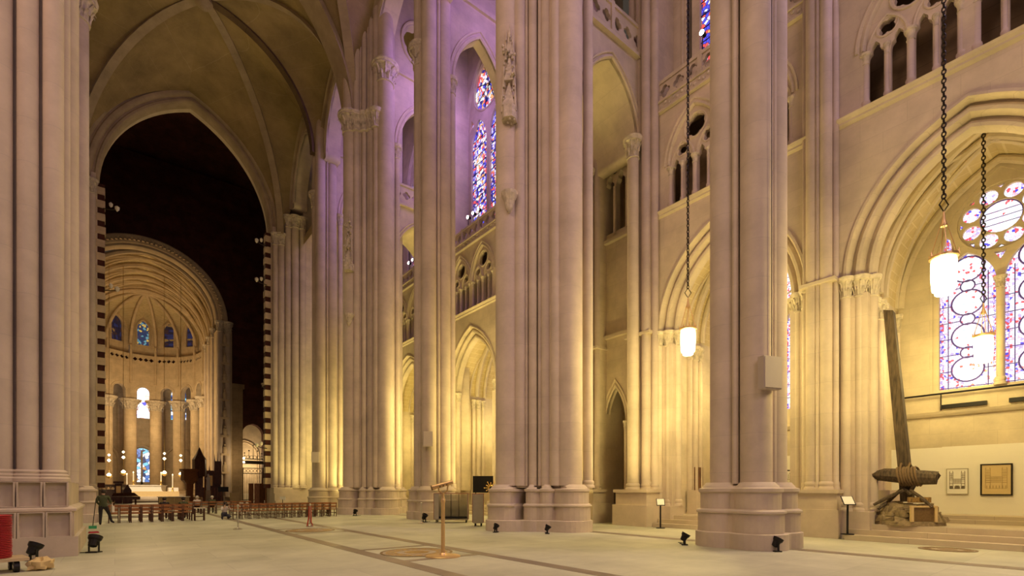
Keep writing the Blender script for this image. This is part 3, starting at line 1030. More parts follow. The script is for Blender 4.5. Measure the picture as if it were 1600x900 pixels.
AX, YB0, YB1, YM = 5.1, 33.3, 52.0, 42.8
XL, XR = -2.3, 12.5
ceil = struct('ceiling', 'ribbed pointed stone vault high over the nave')
def sexpart(ya, yb, label):
    ym = (ya + yb) / 2
    boss = Vector((AX, ym, 37.6))
    zs = 26.6
    RIB = [(-.34, -.1), (-.28, -.2), (-.1, -.24), (.12, -.3), (.12, .3), (-.1, .24), (-.28, .2), (-.34, .1)]
    RIBB = [(-.5, -.25), (-.42, -.42), (-.2, -.5), (-.12, -.68), (.15, -.75), (.15, .75), (-.12, .68), (-.2, .5), (-.42, .42), (-.5, .25)]
    def rib(c, prof, nm='rib', mat='rib_stone'):
        c = [Vector(p) for p in c]
        h = (c[-1] - c[0])
        h.z = 0
        N = Vector((0, 0, 1)).cross(h.normalized())
        MB().sweep(c, N, [(a, b) for (a, b) in prof]).build(nm, mat, ceil, True)
    for s, xs in ((-1, XL), (1, XR)):
        T0 = half_arc((xs, ya, zs - .6), (AX, ya, 36.6))
        T1 = half_arc((xs, yb, zs - .6), (AX, yb, 36.6))
        D0 = half_arc((xs, ya + .5, zs - .4), boss)
        D1 = half_arc((xs, yb - .5, zs - .4), boss)
        M0 = half_arc((xs + .3 * s, ym - .2, 29.4), boss)
        M1 = half_arc((xs + .3 * s, ym + .2, 29.4), boss)
        Mc = half_arc((xs + .3 * s, ym, 29.4), boss)
        wz = 35.4
        W0 = half_arc((xs + .9 * s, ya + .6, zs + 2.2), (xs + .9 * s, (ya + ym) / 2, wz))
        W1 = half_arc((xs + .9 * s, yb - .6, zs + 2.2), (xs + .9 * s, (yb + ym) / 2, wz))
        V0 = half_arc((xs + .9 * s, ym - .3, 29.4), (xs + .9 * s, (ya + ym) / 2, wz))
        V1 = half_arc((xs + .9 * s, ym + .3, 29.4), (xs + .9 * s, (yb + ym) / 2, wz))
        for (P, Q) in ((T0, D0), (T1, D1), (D0, W0), (D1, W1), (M0, V0), (M1, V1)):
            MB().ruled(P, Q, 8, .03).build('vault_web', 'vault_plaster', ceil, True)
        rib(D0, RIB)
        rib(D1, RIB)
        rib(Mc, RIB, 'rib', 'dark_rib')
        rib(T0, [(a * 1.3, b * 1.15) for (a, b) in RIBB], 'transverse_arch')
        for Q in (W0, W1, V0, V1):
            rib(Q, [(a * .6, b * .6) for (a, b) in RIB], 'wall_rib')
    MB().lathe([(.05, -.9), (.35, -.75), (.6, -.5), (.55, -.25), (.3, 0)], boss, 14).build('boss', 'rib_stone', ceil, True)
sexpart(YB0, YB1, 'east')
sexpart(15.9, YB0, 'west')

# ------------------------------------------------------------------ crossing arch
wc = struct('wall_crossing', 'pointed crossing arch wall at the end of the nave')
JL, JR = -1.1, 11.8
cxm, cwd = (JL + JR) / 2, JR - JL
ap = arch_pts(cwd, 9.6, 20, 0, 26.4)
o = [(-4, 0), (-cwd / 2, 0)] + ap + [(cwd / 2, 0), (10.5, 0), (10.5, 42), (-10.5, 42), (-10.5, 0)]
o = [(-12, 0), (-cwd / 2, 0)] + ap + [(cwd / 2, 0), (14, 0), (14, 44), (-12, 44)]
plate('arch_wall', 'limestone', wc, o, [], 1.6, (cxm, 53.2, 0), UX, UZ)
MB().sweep([(cxm + u, 52.4, v) for (u, v) in arch_pts(cwd - .2, 9.5, 20, 0, 26.4)], (0, -1, 0),
           [(0, -.9), (0, .0), (.1, .12), (.25, .14), (.34, .04), (.45, .04), (.5, .3), (.62, .4), (.8, .4), (.9, .3), (1.0, .3), (1.1, .55), (1.35, .6), (1.5, .5), (1.5, -.1)]).build('crossing_archivolt', 'rib_stone', wc, True)
for s, xj in ((-1, JL), (1, JR)):
    for (dx, dy, r, z) in ((.35, -.55, .26, 25.2), (.85, -.75, .3, 25.2), (1.4, -1.0, .3, 27.0), (1.95, -1.35, .34, 27.0), (2.6, -1.5, .3, 27.0)):
        column(wc, xj + s * dx, 52.6 + dy, 1.8, z, r, 1.15, base=.1)
    b = MB()
    for k, (d, z0, z1) in enumerate(((1.9, 0, .6), (1.75, .6, 1.3), (1.62, 1.3, 1.85))):
        MB().bb(min(xj - s * .05, xj + s * 3.4), max(xj - s * .05, xj + s * 3.4), 52.6 - d - .2 * (2 - k), 53.6, z0, z1).build('plinth', 'pier_stone', wc)
    MB().bb(min(xj + s * .1, xj + s * 3.2), max(xj + s * .1, xj + s * 3.2), 52.1, 54.0, 1.85, 27).build('jamb_core', 'limestone', wc)
    # toothed unfinished stones up the reveal
    blk = MB().box((0, 0, .29), (.64, .66, .58)).mesh('tooth_block')
    for k in range(23):
        put('tooth_block', blk, 'choir_stone', wc, (xj - s * .18 + random.uniform(-.03, .03), 52.7, 2.2 + k * 1.06), random.uniform(-.05, .05))
    MB().bb(min(xj - s * .46, xj + s * .13), max(xj - s * .46, xj + s * .13), 52.44, 53.2, 1.8, 26.4).build('reveal_gap_shade', 'dark_stone', wc)  # dark strip: shade of the gaps between teeth, put into colour

# ------------------------------------------------------------------ dark crossing
wx = struct('wall_crossing_sides', 'dark unfinished stone walls and dome of the crossing')
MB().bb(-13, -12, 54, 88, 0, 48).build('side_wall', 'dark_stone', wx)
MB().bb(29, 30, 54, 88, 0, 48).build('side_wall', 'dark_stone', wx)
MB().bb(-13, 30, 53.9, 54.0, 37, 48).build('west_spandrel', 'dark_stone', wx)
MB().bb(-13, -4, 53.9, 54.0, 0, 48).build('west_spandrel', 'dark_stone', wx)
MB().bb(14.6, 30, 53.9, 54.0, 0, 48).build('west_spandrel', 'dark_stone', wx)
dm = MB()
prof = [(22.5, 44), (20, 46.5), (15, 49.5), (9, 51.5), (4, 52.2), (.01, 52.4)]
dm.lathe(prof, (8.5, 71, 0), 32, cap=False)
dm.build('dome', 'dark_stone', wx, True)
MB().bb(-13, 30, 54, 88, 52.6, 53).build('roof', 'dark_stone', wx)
# choir front wall with the great round arch and a gated side opening
CX, CR, CS = 3.3, 9.4, 26.6
def rel(x): return x - CX
ap = arch_pts(2 * CR, CR, 24, 0, CS)
o = [(rel(-13), 0), (-CR, 0)] + ap + [(CR, 0), (rel(15.3), 0)] + arch_pts(3.0, 1.7, 10, rel(16.8), 10.2) + [(rel(18.3), 0), (rel(30), 0), (rel(30), 48), (rel(-13), 48)]
wch = struct('wall_choir', 'dark wall with the great round arch opening into the choir')
plate('front_wall', 'dark_stone', wch, o, [], 1.4, (CX, 86.7, 0), UX, UZ)
MB().sweep([(CX + u, 86.0, v) for (u, v) in arch_pts(2 * CR, CR, 28, 0, CS)], (0, -1, 0),
           [(-.9, -1.2), (-.9, -.3), (-.75, -.1), (-.5, -.1), (-.4, .1), (-.15, .2), (.0, .1), (.15, .12), (.2, .3), (.5, .4), (.65, .3), (.65, -.2)]).build('choir_archivolt', 'choir_stone', wch, True)
dn = MB()
for i in range(60):
    a = PI * (i + .5) / 60
    dn.box((CX - (CR + .0) * math.cos(a), 85.65, CS + (CR + .0) * math.sin(a)), (.28, .3, .28))
stuff(dn.build('dentil_carving', 'choir_stone', wch))
for s in (-1, 1):
    xe = CX + s * CR
    MB().bb(min(xe - s * .9, xe + s * 1.1), max(xe - s * .9, xe + s * 1.1), 85.2, 89, 0, 25.4).build('choir_pier', 'choir_stone', wch)
    for (dx, r) in ((-.5, .4), (.5, .45)):
        column(wch, xe + s * dx, 85.0, .6, 25.0, r, 1.6)
    if s > 0:
        for k in range(8):
            o = MB().box((xe + .1, 84.75, 4.2 + k * 2.7), (1.1, .5, .3)).build('niche_ledge', 'choir_stone', wch)
            MB().lathe([(.26, 0), (.3, .5), (.24, 1.0), (.12, 1.15), (.16, 1.35), (.02, 1.5)], (xe + .1, 84.7, 4.35 + k * 2.7), 8).build('niche_figure', 'choir_stone', wch)
    MB().bb(min(xe + s * 1.1, xe + s * 2.6), max(xe + s * 1.1, xe + s * 2.6), 85.4, 89, 0, 17).build('choir_pier', 'brown_stone', wch)
    MB().bb(min(xe + s * 1.0, xe + s * 2.8), max(xe + s * 1.0, xe + s * 2.8), 85.25, 89, 17, 17.7).build('pier_cap', 'brown_stone', wch)
column(wch, 19.3, 84.5, 0, 16.5, .95, 1.6, 'brown_stone')
MB().bb(18.6, 26, 85.2, 86, 12, 13.2).build('balcony_band', 'brown_stone', wch)
MB().bb(14, 20, 93, 93.4, 0, 14).build('ambulatory_wall', 'limestone', wch)
MB().sweep([(u, 92.9, v) for (u, v) in arch_open(3.4, 1, 7.4, 2.0, 16.9)], (0, -1, 0), [(a * 2, b * 2) for (a, b) in SMALLP]).build('ambulatory_arch', 'limestone', wch, True)

# choir
wq = struct('wall_choir_sides', 'warm lit stone walls and pointed vault of the choir')
CY0, CY1 = 88.0, 104.0
ACX, ACY, AR = 4.1, 104.0, 8.6
def cxy(y):
    t = (y - CY0) / (CY1 - CY0)
    return CX + .3 + (ACX - CX - .3) * t
for s in (-1, 1):
    for k in range(3):
        ya, yb = CY0 + k * 5.3, CY0 + (k + 1) * 5.3
        MB().bb(cxy(ya) + s * 8.7 - .3, cxy(ya) + s * 8.7 + .3, ya, yb, 0, 26.5).build('side_wall', 'choir_stone', wq)
        column(wq, cxy(ya) + s * 8.3, ya + .2, 1.0, 24.8, .38, 1.4)
for k in range(3):
    ya, yb = CY0 + k * 5.3, CY0 + (k + 1) * 5.3
    za, zb = 35.6 - k * .1, 35.5 - k * .1
    A = [(cxy(ya) + u, ya, v) for (u, v) in arch_pts(17.4, 9.6, 16, 0, 26.2)]
    B = [(cxy(yb) + u, yb, v) for (u, v) in arch_pts(17.4, 9.6, 16, 0, 26.2)]
    MB().ruled(A, B, 4, .05).build('vault_web', 'vault_tile', wq, True)
    for (yy, rr, zz) in ((ya + .3, .38, 0), ((ya + yb) / 2, .2, 0)):
        c = [(cxy(yy) + u, yy, v) for (u, v) in arch_pts(16.9, 9.3, 18, 0, 26.2)]
        MB().tube(c, rr, 8).build('vault_rib', 'choir_stone', wq, True)
    for s in (-1, 1):
        h = half_arc((cxy(ya) + s * 8.4, ya + .3, 26.0), (cxy(ya), (ya + yb) / 2, 35.5), 14)
        MB().tube(h, .2, 6).build('vault_rib', 'choir_stone', wq, True)
        h = half_arc((cxy(ya) + s * 8.4, yb + .3, 26.0), (cxy(ya), (ya + yb) / 2, 35.5), 14)
        MB().tube(h, .2, 6).build('vault_rib', 'choir_stone', wq, True)
c = [(ACX + u, CY1, v) for (u, v) in arch_pts(2 * AR - .6, 9.0, 20, 0, 25.8)]
MB().sweep(c, (0, -1, 0), [(0, -.5), (0, .2), (.25, .4), (.5, .3), (.6, .5), (1.0, .55), (1.2, .3), (1.2, -.5)]).build('apse_archivolt', 'choir_stone', wq, True)
# apse: seven facets round a semicircle
wa = struct('wall_apse', 'semicircular apse with tall round columns, gallery and ribbed half dome')
NF = 7
def apt(k, r, z):
    a = PI - PI * k / NF
    return Vector((ACX + r * math.cos(a), ACY + r * math.sin(a) * 1.25, z))
crown = Vector((ACX, ACY + .5, 35.0))
for k in range(NF):
    p, q = apt(k, AR, 0), apt(k + 1, AR, 0)
    mid = (p + q) / 2
    U = (q - p).normalized()
    L = (q - p).length
    w = L - 2.0
    oo = [(-L / 2, 17.6), (-w / 2, 17.6)] + arch_pts(w, w / 2, 8, 0, 19.6) + [(w / 2, 17.6), (L / 2, 17.6), (L / 2, 24.8), (-L / 2, 24.8)]
    plate('arcade_wall', 'choir_stone', wa, oo, [], .8, mid, U, UZ)
    ar = [mid + U * u + Vector((0, 0, v)) for (u, v) in arch_pts(w, w / 2, 8, 0, 19.6)]
    MB().sweep(ar, U.cross(Vector(UZ)), [(a * 1.6, b + .42) for (a, b) in SMALLP]).build('arch_moulding', 'choir_stone', wa, True)
    N = U.cross(Vector(UZ))
    plate('gallery_parapet', 'choir_stone', wa, [(-L / 2, 24.8), (L / 2, 24.8), (L / 2, 26.4), (-L / 2, 26.4)], [foil(-1.2 + .8 * i, 25.55, .33, 4) for i in range(4)], .25, mid + N * .3, U, UZ)
    plate('gallery_back', 'dark_stone', wa, [(-L / 2, 24.8), (L / 2, 24.8), (L / 2, 26.3), (-L / 2, 26.3)], [], .1, mid - N * .3, U, UZ)
    hole = arch_open(1.7, 28.4, 31.4, 1.4, 0, 8)
    plate('upper_wall', 'choir_stone', wa, [(-L / 2, 26.2), (L / 2, 26.2), (L / 2, 34), (-L / 2, 34)], [hole], .3, mid - N * .5, U, UZ)
    plate('apse_light', 'glass_saint' if k == 3 else 'glass_apse_dim', wa, hole, [], .06, mid - N * .6, U, UZ)
    MB().tube([mid + N * -.32 + U * u + Vector((0, 0, v)) for (u, v) in arch_open(2.1, 28.3, 31.3, 1.75, 0, 8)], .14, 6).build('window_moulding', 'choir_stone', wa, True)
    # half-dome webs rising from the lunette over each window
    top = mid - N * .35 + Vector((0, 0, 33.7))
    r0 = half_arc(p + Vector((0, 0, 28)), crown, 12)
    r1 = half_arc(q + Vector((0, 0, 28)), crown, 12)
    w0 = half_arc(p - N * .35 + Vector((0, 0, 29.5)), top, 12)
    w1 = half_arc(q - N * .35 + Vector((0, 0, 29.5)), top, 12)
    MB().ruled(r0, w0, 4, .02).build('dome_web', 'vault_tile', wa, True)
    MB().ruled(r1, w1, 4, .02).build('dome_web', 'vault_tile', wa, True)
for k in range(NF + 1):
    p = apt(k, AR, 0)
    MB().tube(half_arc(apt(k, AR - .2, 28), crown - Vector((0, 0, .2)), 12), .24, 8).build('dome_rib', 'choir_stone', wa, True)
    shaft(wa, *apt(k, AR - .45, 0)[:2], 21.0, 28.0, .2, 'choir_stone', 8, 'wall_shaft')
    if 0 <= k <= NF:
        c = apt(k, AR, 0)
        column(wa, c.x, c.y, 1.5, 16.2, .98, 1.9, 'choir_stone', .25)
        MB().box((c.x, c.y, .8), (2.6, 2.6, 1.6)).build('column_plinth', 'choir_stone', wa)
# ambulatory wall behind the columns
for k in range(NF):
    p, q = apt(k, 14.0, 0), apt(k + 1, 14.0, 0)
    mid = (p + q) / 2
    U = (q - p).normalized()
    L = (q - p).length
    N = U.cross(Vector(UZ))
    hu = arch_open(2.9, 15.6, 20.3, 1.6, 0, 8)
    hl = arch_open(4.4, 3.2, 7.2, 2.6, 0, 8)
    hh = [hu, hl] if k == 3 else [hu]
    plate('ambulatory_wall', 'choir_stone', wa, [(-L / 2, 0), (L / 2, 0), (L / 2, 24), (-L / 2, 24)], hh, .5, mid, U, UZ)
    plate('ambulatory_light', 'glass_apse_bright' if k == 3 else 'glass_apse', wa, hu, [], .06, mid, U, UZ)
    if k == 3:
        plate('ambulatory_light', 'glass_apse', wa, hl, [], .06, mid, U, UZ)
        MB().box(mid + N * .1 + Vector((0, 0, 6)), (.3, .3, 6.6)).build('mullion', 'choir_stone', wa)
    MB().tube([mid + N * .3 + U * u + Vector((0, 0, v)) for (u, v) in arch_open(5.2, 3, 7.2, 3.0, 0, 8)], .3, 6).build('ambulatory_arch', 'choir_stone', wa, True)
    MB().box(p + N * .2 + Vector((0, 0, 10)), (1.2, 1.2, 20)).build('ambulatory_pilaster', 'choir_stone', wa)
MB().ruled([apt(k, 8.7, 23.5) for k in range(NF + 1)], [apt(k, 14.0, 23.9) for k in range(NF + 1)], 2).build('ambulatory_ceiling', 'choir_stone', wa)
# raised choir floor and steps
for (y0, z) in ((80.0, .25), (80.8, .5), (81.6, .75), (88, 1.0), (96, 1.3)):
    MB().bb(-5.5, 12.3, y0, 118, 0, z).build('choir_step', 'step_stone', floor)

# ------------------------------------------------------------------ left wall (closes the north aisle) and west end stay plain
wl = struct('wall_left', 'plain stone wall closing the left aisle',
            MB().bb(-12.2, -11.6, 12, 52, 0, 38).mesh('wall_left'), 'limestone')

# ------------------------------------------------------------------ stained glass windows
def ring(parent, X, yc, u, v, r, rad=.03, name='lead_ring', mat='lead', n=24):
    return MB().tube([(X, yc - p, q) for (p, q) in circle(u, v, r, n)], rad, 5, True).build(name, mat, parent, True)

def pane(parent, X, yc, poly, mat, name='pane', t=.03):
    return plate(name, mat, parent, poly, [], t, (X, yc, 0), UY, UZ)

def chapel_window(num, label, yc, detail):
    X = 24.55
    w = struct('window_%d' % num, label)
    lan = [arch_open(1.58, 5.36, 9.0, 1.28, u, 10) for u in (-.89, .89)]
    rose = circle(0, 11.28, 1.16, 32)
    tri = [[(-1.66, 10.2), (-1.28, 10.42), (-1.36, 10.95), (-1.47, 11.05)], [(1.66, 10.2), (1.47, 11.05), (1.36, 10.95), (1.28, 10.42)],
           [(-.16, 10.02), (.16, 10.02), (0, 9.72)]]
    outer = arch_open(3.7, 5.3, 9.6, 3.35)
    plate('tracery', 'limestone', w, outer, lan + [rose] + tri, .36, (X, yc, 0), UY, UZ)
    holes = [circle(0, 11.28, .56, 24)]
    for k in range(8):
        a = PI / 8 + k * PI / 4
        holes.append(circle(.835 * math.cos(a), 11.28 + .835 * math.sin(a), .255, 14))
        a2 = k * PI / 4
        holes.append([(.99 * math.cos(a2) , 11.28 + .99 * math.sin(a2)), (1.1 * math.cos(a2 + .1), 11.28 + 1.1 * math.sin(a2 + .1)), (1.1 * math.cos(a2 - .1), 11.28 + 1.1 * math.sin(a2 - .1))])
    plate('rose_tracery', 'limestone', w, circle(0, 11.28, 1.17, 32), holes, .2, (X, yc, 0), UY, UZ)
    for q, h in enumerate(holes):
        pane(w, X + .04, yc, h, 'glass_medallion' if q == 0 else 'glass_bright')
    for v in (-.22, .0, .22):
        hw = math.sqrt(.56 ** 2 - v * v)
        MB().cyl((X, yc - hw, 11.28 + v), (X, yc + hw, 11.28 + v), .014, n=5).build('glazing_bar', 'lead', w)
    ring(w, X, yc, 0, 11.28, .55, .025)
    for t3 in tri:
        pane(w, X + .04, yc, t3, 'glass_border')
    for c, L in zip((-.89, .89), lan):
        pane(w, X + .04, yc, L, 'glass_bright')
        for s in (-1, 1):
            pane(w, X + .01, yc, [(c + s * .79, 5.36), (c + s * .79, 9.0), (c + s * .68, 9.2), (c + s * .68, 5.36)] if s < 0 else [(c + .68, 5.36), (c + .68, 9.2), (c + .79, 9.0), (c + .79, 5.36)], 'glass_border', 'border_pane')
        if not detail:
            for k in range(7):
                MB().cyl((X, yc - c - .79, 5.9 + k * .6), (X, yc - c + .79, 5.9 + k * .6), .016, n=5).build('glazing_bar', 'lead', w)
            continue
        for k in range(9):
            z = 5.42 + k * .61
            hw = .79 if z < 9 else .45
            MB().cyl((X, yc - c - hw, z), (X, yc - c + hw, z), .016, n=5).build('glazing_bar', 'lead', w)
        for s in (-.55, .55):
            MB().cyl((X, yc - c - s, 5.36), (X, yc - c - s, 9.5), .016, n=5).build('glazing_bar', 'lead', w)
        for k in range(4):
            z = 6.05 + k * 1.22
            if z > 9.8:
                continue
            m = pane(w, X - .02, yc, circle(c, z, .45, 24), 'glass_medallion', 'medallion_pane')
            ring(m, X - .03, yc, c, z, .45, .028)
            z2 = z - .61
            if k == 0:
                continue
            m = pane(w, X - .02, yc, circle(c, z2, .2, 16), 'glass_medallion', 'medallion_pane')
            ring(m, X - .03, yc, c, z2, .2, .024, n=16)
    column(w, X - .22, yc, 5.3, 8.7, .11, .42, 'limestone')
    return w

chapel_window(1, 'large pale stained glass window of two lancets and a rose behind the wooden cross', BA[0], True)
chapel_window(2, 'stained glass window half hidden behind the nearest slender pier', BB[0], False)
chapel_window(3, 'narrow strip of blue stained glass seen low behind the chair trolleys', BD[0], False)

def clerestory(num, label, yc, cw, deep='glass_deep'):
    X = 20.8
    w = struct('window_%d' % num, label)
    k = cw / 4.5
    lan = [arch_open(1.72 * k, 20.7, 26.7, 1.75, u * k, 10) for u in (-1.02, 1.02)]
    rr = 1.58 * k
    rose = foil(0, 30.45, rr, 8, 6)
    sp = [[(-2.05 * k, 28.1), (-1.55 * k, 28.35), (-1.85 * k, 28.9)], [(2.05 * k, 28.1), (1.85 * k, 28.9), (1.55 * k, 28.35)]]
    plate('tracery', 'limestone', w, arch_open(cw, 20.5, 28.0, 4.9), lan + [rose] + sp, .3, (X, yc, 0), UY, UZ)
    pane(w, X + .04, yc, rose, 'glass_rose')
    for q in sp:
        pane(w, X + .04, yc, q, deep)
    ring(w, X - .15, yc, 0, 30.45, rr, .07, 'roundel_ring', 'limestone')
    for i in range(8):
        a = PI / 8 + i * PI / 4
        MB().cyl((X, yc, 30.45), (X, yc - rr * .9 * math.cos(a), 30.45 + rr * .9 * math.sin(a)), .03, n=5).build('glazing_bar', 'black_metal', w)
    for c, L in zip((-1.02 * k, 1.02 * k), lan):
        pane(w, X + .04, yc, L, deep)
        cp = [(c - .42 * k, 20.8), (c - .42 * k, 27.2), (c, 28.2), (c + .42 * k, 27.2), (c + .42 * k, 20.8)]
        pane(w, X + .01, yc, cp, 'glass_rose', 'figure_pane')
        for i in range(11):
            z = 21.2 + i * .6
            MB().cyl((X - .02, yc - c - .86 * k, z), (X - .02, yc - c + .86 * k, z), .022, n=5).build('glazing_bar', 'black_metal', w)
    return w
clerestory(4, 'tall clerestory window of blue and red glass cut by the top edge, beside the starry lamp', BB[0], 4.68)
clerestory(5, 'clerestory window with round rose over blue lancets, left of the central pier', BD[0], 5.0)
clerestory(6, 'farthest clerestory window glimpsed between two distant piers', BE[0], 5.0, 'glass_blue')
clerestory(7, 'clerestory window showing as a coloured sliver right of the central pier', BC[0], 4.8)
clerestory(8, 'clerestory window high above the wooden cross, over the top edge', BA[0], 5.0)

# blind tracery on the blank chapel walls
for yc in (BE[0], BC[0]):
    for u in (-1.45, 0, 1.45):
        MB().tube(in_plane_y(arch_open(1.25, 4.6, 8.2, 1.0, u), 24.26, yc), .07, 6).build('blind_arch', 'limestone', wr, True)
    MB().tube(in_plane_y(circle(0, 10.4, .8, 24), 24.26, yc), .08, 6, True).build('blind_roundel', 'limestone', wr, True)
    MB().tube(in_plane_y(foil(0, 10.4, .7, 4), 24.26, yc), .05, 5, True).build('blind_quatrefoil', 'limestone', wr, True)
    MB().tube(in_plane_y(arch_open(4.6, 4.6, 9.2, 3.4, 0), 24.26, yc), .1, 6).build('blind_arch', 'limestone', wr, True)
    for u in (-2, -1, 0, 1, 2):
        MB().tube(in_plane_y(arch_open(.8, 1.6, 2.8, .7, u * .95), 24.26, yc), .05, 6).build('blind_arch', 'limestone', wr, True)

# ------------------------------------------------------------------ pendant lanterns
def lantern(x, y, z, ztop, label, s=1.0):
    t = thing('pendant_lantern', label, 'lantern', (x, y, z), group='hanging lanterns of the aisle')
    MB().lathe([(.20 * s, -.43 * s), (.25 * s, -.40 * s), (.275 * s, -.1 * s), (.275 * s, .25 * s), (.26 * s, .40 * s), (.05, .41 * s)], n=16).build('glass_cylinder', 'lantern_glass', t, True)
    MB().lathe([(.16 * s, -.55 * s), (.19 * s, -.52 * s), (.19 * s, -.46 * s), (.24 * s, -.43 * s), (.1, -.42 * s)], n=16).build('bottom_ring', 'lantern_glass', t, True)
    MB().lathe([(.28 * s, .38 * s), (.31 * s, .40 * s), (.31 * s, .46 * s), (.27 * s, .48 * s)], n=16).build('crown_rim', 'brass', t, True)
    me = MB().cyl((.27 * s, 0, .46 * s), (.07 * s, 0, 1.25 * s), .012 * s, n=5).mesh('suspension_rod')
    ms = MB().cyl((.29 * s, 0, .44 * s), (.30 * s, 0, .58 * s), .03 * s, .005, n=5).mesh('crown_spike')
    for k in range(4):
        put('suspension_rod', me, 'brass', t, rz=k * PI / 2 + .4)
    for k in range(8):
        put('crown_spike', ms, 'brass', t, rz=k * PI / 4)
    MB().lathe([(.075 * s, 1.22 * s), (.085 * s, 1.25 * s), (.04 * s, 1.4 * s), (.015, 1.62 * s)], n=10).build('hanger_cap', 'brass', t, True)
    d = [(0, 0, 1.6 * s), (.12 * s, 0, 1.78 * s), (0, 0, 1.96 * s), (-.12 * s, 0, 1.78 * s)]
    MB().tube(d, .018 * s, 5, True).build('diamond_link', 'iron', t, rz=-.65)
    b = MB()
    zz, i = 1.94 * s, 0
    while z + zz < ztop:
        a = (1, 0) if i % 2 else (0, 1)
        L = .115
        pts = []
        for q in range(8):
            an = 2 * PI * q / 8
            pts.append((a[0] * .042 * math.cos(an), a[1] * .042 * math.cos(an), zz + L / 2 + L * .62 * math.sin(an)))
        b.tube(pts, .019, 4, True)
        zz += L
        i += 1
    stuff(b.build('chain', 'iron', t))
    if ztop < 20:
        MB().lathe([(.1, -.1), (.16, -.03), (.16, 0)], (0, 0, ztop - z), 10).build('ceiling_rose', 'iron', t)
    return t
lantern(16.8, 3.22, 7.2, 37.6, 'large glowing pendant lantern on a long chain before the pale stained glass window')
lantern(16.8, 10.6, 7.2, 37.6, 'glowing pendant lantern hanging on a chain left of the nearest slender pier')
lantern(21.0, 3.08, 6.0, 13.0, 'small glowing lantern hanging inside the chapel, low before the stained glass', .85)

# gallery floodlights
def flood(x, y, z, label, en, aim, color, group='floodlights on the galleries'):
    t = thing('gallery_floodlight', label, 'floodlight', (x, y, z), group=group)
    MB().cyl((0, 0, -1.9), (0, 0, -.05), .025, n=6).build('stand', 'black_metal', t)
    MB().cyl((.18, 0, .0), (-.05, 0, 0), .09, .12, n=10).build('housing', 'black_metal', t)
    MB().blob((-.06, 0, 0), .11, .5, 1, 1, 10, 6).build('lens', 'flood_lens', t, True)
    if en:
        light('SPOT', 'floodlight_beam', (x - .35, y, z), aim, en, color, .15, spot=95, blend=.8)
flood(19.5, 11.62, 20.95, 'brilliant floodlight before the upper blue window beside the nearest slender pier', 0, None, None)
for k, y in enumerate((29.55, 28.9, 28.25)):
    flood(19.5, y, 20.8, ('lowest', 'middle', 'highest')[k] + ' of three bright gallery lamps under the rose window', 0, None, None)
for k, y in enumerate((38.6, 37.9, 37.2)):
    flood(19.5, y, 20.8, ('leftmost', 'middle', 'rightmost')[k] + ' of three far gallery lamps seen through the distant arch', 0, None, None)

# ------------------------------------------------------------------ wooden cross on rubble base
CXX, CXY = 20.0, 4.70
cr = thing('wooden_cross', 'leaning dark timber cross bound with rope, standing on a rubble base', 'cross', (CXX, CXY, .5))
b = MB()
secs = [(0.0, .03, .75, .16), (0.0, .09, 1.6, .15), (0, .28, 4.0, .145), (0, .52, 6.95, .13)]
vs, fs = [], []
for (x, y, z, r) in secs:
    for (a, c) in ((-1, -1), (1, -1), (1, 1), (-1, 1)):
        vs.append((x + a * r, y + c * r, z + .02 * a * c))
for q in range(3):
    for e in range(4):
        f = (e + 1) % 4
        fs.append((q * 4 + e, q * 4 + f, q * 4 + 4 + f, q * 4 + 4 + e))
fs += [(3, 2, 1, 0), (12, 13, 14, 15)]
vs[-1] = (vs[-1][0], vs[-1][1], vs[-1][2] + .12)
b.add(vs, fs).build('upright_beam', 'cross_wood', cr)
b = MB()
pts = [(-.30, .86, 1.58), (-.3, .55, 1.60), (-.3, .1, 1.55), (-.3, -.4, 1.50), (-.3, -.78, 1.46)]
rad = [.13, .21, .23, .225, .2]
b.tube(pts, rad, 9)
b.v = [(x + random.uniform(-.02, .02), y + random.uniform(-.035, .035), z + random.uniform(-.02, .02)) for (x, y, z) in b.v]
b.build('cross_beam', 'cross_wood', cr)
me = None
for k in range(7):
    y = .17 - .075 * k
    pts = []
    for q in range(12):
        a = 2 * PI * q / 12
        pts.append((-.2 + .33 * math.cos(a), y + .06 * math.sin(a) + random.uniform(-.01, .01), 1.54 + .30 * math.sin(a) + (.12 if k in (1, 4) and q == 3 else 0)))
    MB().tube(pts, .032, 5, True).build('rope_turn', 'rope', cr, True)
for (p, q) in (((-.35, .05, 1.1), (-.62, .78, .62)), ((-.3, -.12, 1.1), (-.62, -.72, .58)), ((-.25, -.08, 1.0), (-.34, -.28, 1.38)), ((-.2, .1, 1.15), (-.35, -.15, .95)),
               ((-.4, .5, .68), (-.7, .62, .5)), ((-.1, .2, 1.1), (.3, .75, .55))):
    MB().tube([p, [(p[i] + q[i]) / 2 + (.02 if i == 2 else 0) for i in range(3)], q], [.05, .06, .045], 6).build('brace_branch', 'cross_wood', cr)
